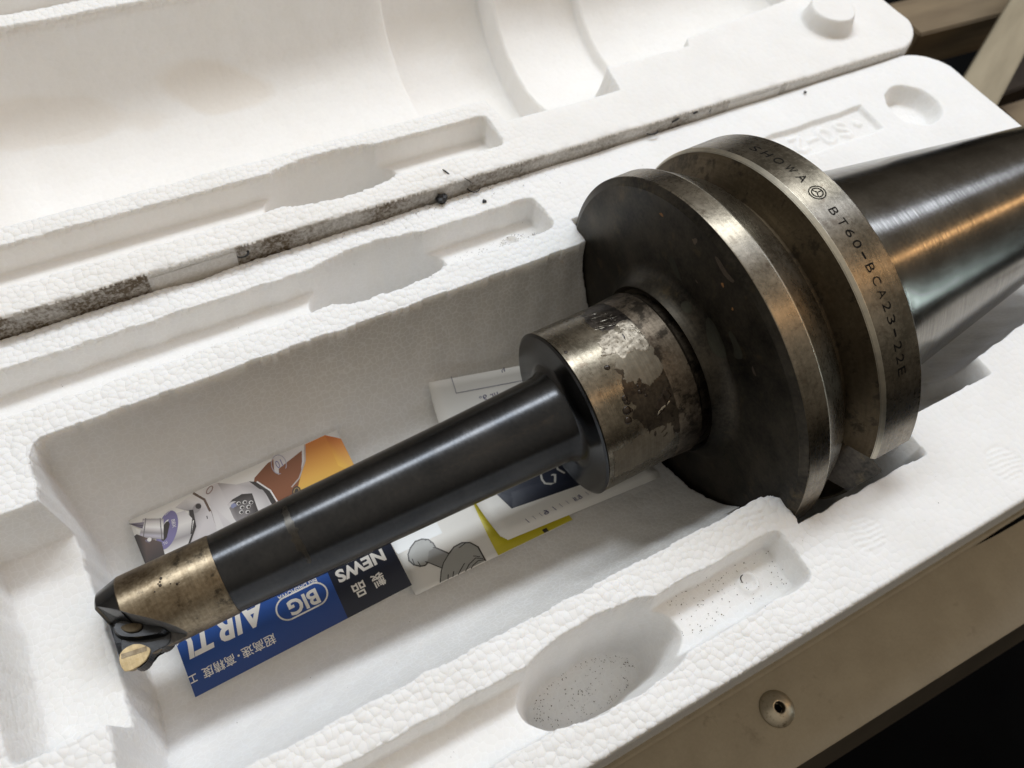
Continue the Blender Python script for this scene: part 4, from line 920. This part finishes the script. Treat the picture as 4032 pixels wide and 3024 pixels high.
# top plate with slightly skewed front edge
pts = [(-420, -141), (420, -164), (420, 90), (-420, 90)]
b_ = [bm.verts.new((x * MM, y * MM, (ZB - 4) * MM)) for x, y in pts]; t_ = [bm.verts.new((x * MM, y * MM, ZB * MM)) for x, y in pts]
bm.faces.new(b_[::-1]); bm.faces.new(t_)
for i in range(4): bm.faces.new((b_[i], b_[(i + 1) % 4], t_[(i + 1) % 4], t_[i]))
bput(bm, 'bench_top', M['bench'], 0.6)
bm = bmesh.new()
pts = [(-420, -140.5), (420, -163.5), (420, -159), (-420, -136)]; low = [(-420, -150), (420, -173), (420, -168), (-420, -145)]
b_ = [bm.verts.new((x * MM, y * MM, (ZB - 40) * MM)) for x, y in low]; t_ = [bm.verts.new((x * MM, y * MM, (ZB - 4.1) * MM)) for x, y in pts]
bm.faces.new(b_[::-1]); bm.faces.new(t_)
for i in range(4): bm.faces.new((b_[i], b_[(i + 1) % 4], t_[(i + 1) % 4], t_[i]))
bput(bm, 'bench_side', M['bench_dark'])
# raised seam strip that peels away from the plate to the right, dark gap beneath
bm = bmesh.new(); prev = None
for i in range(41):
    x = -300 + i * 18.0; lift = max(0, (x - 136) / 40) ** 1.2 * 1.6; yy = -113.8 + min(0, -(x - 136) * 0.0)
    w0 = -115.4 - 0.0 * x
    sec = [(-60, 0.0), (-108, 0.9), (w0 + 1.2, 1.3 + lift), (w0, 0.9 + lift), (w0 + 0.1, 0.1 + lift * 0.9), (-60, -0.3 + 0.0)]
    q = [bm.verts.new((x * MM, y * MM, (ZB + 0.3 + z) * MM)) for y, z in sec]
    if prev:
        for k in range(6): bm.faces.new((prev[k], prev[(k + 1) % 6], q[(k + 1) % 6], q[k]))
    prev = q
bput(bm, 'seam_strip', M['bench'])
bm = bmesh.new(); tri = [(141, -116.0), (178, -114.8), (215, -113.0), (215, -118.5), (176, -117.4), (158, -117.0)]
bm.faces.new([bm.verts.new((x * MM, y * MM, (ZB + 0.06) * MM)) for x, y in tri]); bput(bm, 'gap_shade', M['floor'])  # flat black sheet painting the shade under the lifted strip
# screw: domed head with hexagon socket
sc = lathe('button_screw', [(0, 8.0), (0.6, 7.9), (2.0, 6.6), (3.1, 4.6), (3.6, 3.0), (3.55, 2.6), (3.0, 2.35), (0.4, 2.2), (0.35, 0.01)], M['screw'], 48, parent=None)
sc.parent = bench; sc.matrix_parent_inverse = Matrix.Translation(bench.location).inverted()
sc.matrix_basis = Matrix.Translation((-0.6 * MM, -129.4 * MM, ZB * MM)) @ Matrix.Rotation(math.radians(-90), 4, 'Y')
bm = bmesh.new(); bmesh.ops.create_circle(bm, cap_ends=True, segments=6, radius=2.15 * MM); bm.transform(Matrix.Translation((-0.6 * MM, -129.4 * MM, (ZB + 0.9) * MM)))
bput(bm, 'socket_shade', M['floor'])  # black hexagon painting the shade inside the socket

def plank(name, a, b, w, h, zt, mat, label, cat='plank', tilt=0):
    """beam from a to b (x, y at its top) with width w, height h, top at zt (all mm)"""
    a, b = Vector((*a, zt)), Vector((*b, zt + tilt)); d = (b - a); L = d.length; d.normalize(); n = Vector((-d.y, d.x, 0)).normalized()
    bm = bmesh.new(); c = (a + b) / 2
    add_box(bm, -L / 2, L / 2, -w / 2, w / 2, -h, 0); o = finish(bm, name, mat, None, 1.5)
    o.matrix_world = Matrix.Translation(c * MM) @ Matrix((( d.x, n.x, 0, 0), (d.y, n.y, 0, 0), (d.z, n.z, 1, 0), (0, 0, 0, 1)))
    tag(o, label, cat); return o
plank('wooden_plank', (507, 284), (800, 270), 48, 40, -150, M['wood'], 'brown wooden plank lying behind the foam lid corner, top right')
plank('wooden_bar', (395, 131), (720, 296), 31, 30, -110, M['pale_wood'], 'pale bar slanting up to the right behind the foam box corner', 'bar')
plank('wooden_board', (498, 136), (760, 122), 48, 30, -150, M['wood'], 'brown board end below the pale bar at the right edge of the picture')
plank('dark_batten', (300, 222), (760, 226), 34, 20, -205, simple('dark_brown_wood', (0.05, 0.036, 0.024), 0.7, 0, 0.4, 0.02), 'dark brown batten in shadow between the plank and the pale bar')
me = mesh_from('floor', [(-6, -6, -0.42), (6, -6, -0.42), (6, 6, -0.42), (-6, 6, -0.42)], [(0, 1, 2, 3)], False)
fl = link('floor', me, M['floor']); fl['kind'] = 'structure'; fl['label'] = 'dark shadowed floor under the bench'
# support under box and lid
bm = bmesh.new(); add_box(bm, -420, 300, 92, 420, -150, -106.5); tb = finish(bm, 'support_table', M['bench_dark'], None, 1.0)
tag(tb, 'dark table top carrying the foam lid behind the bench', 'table')
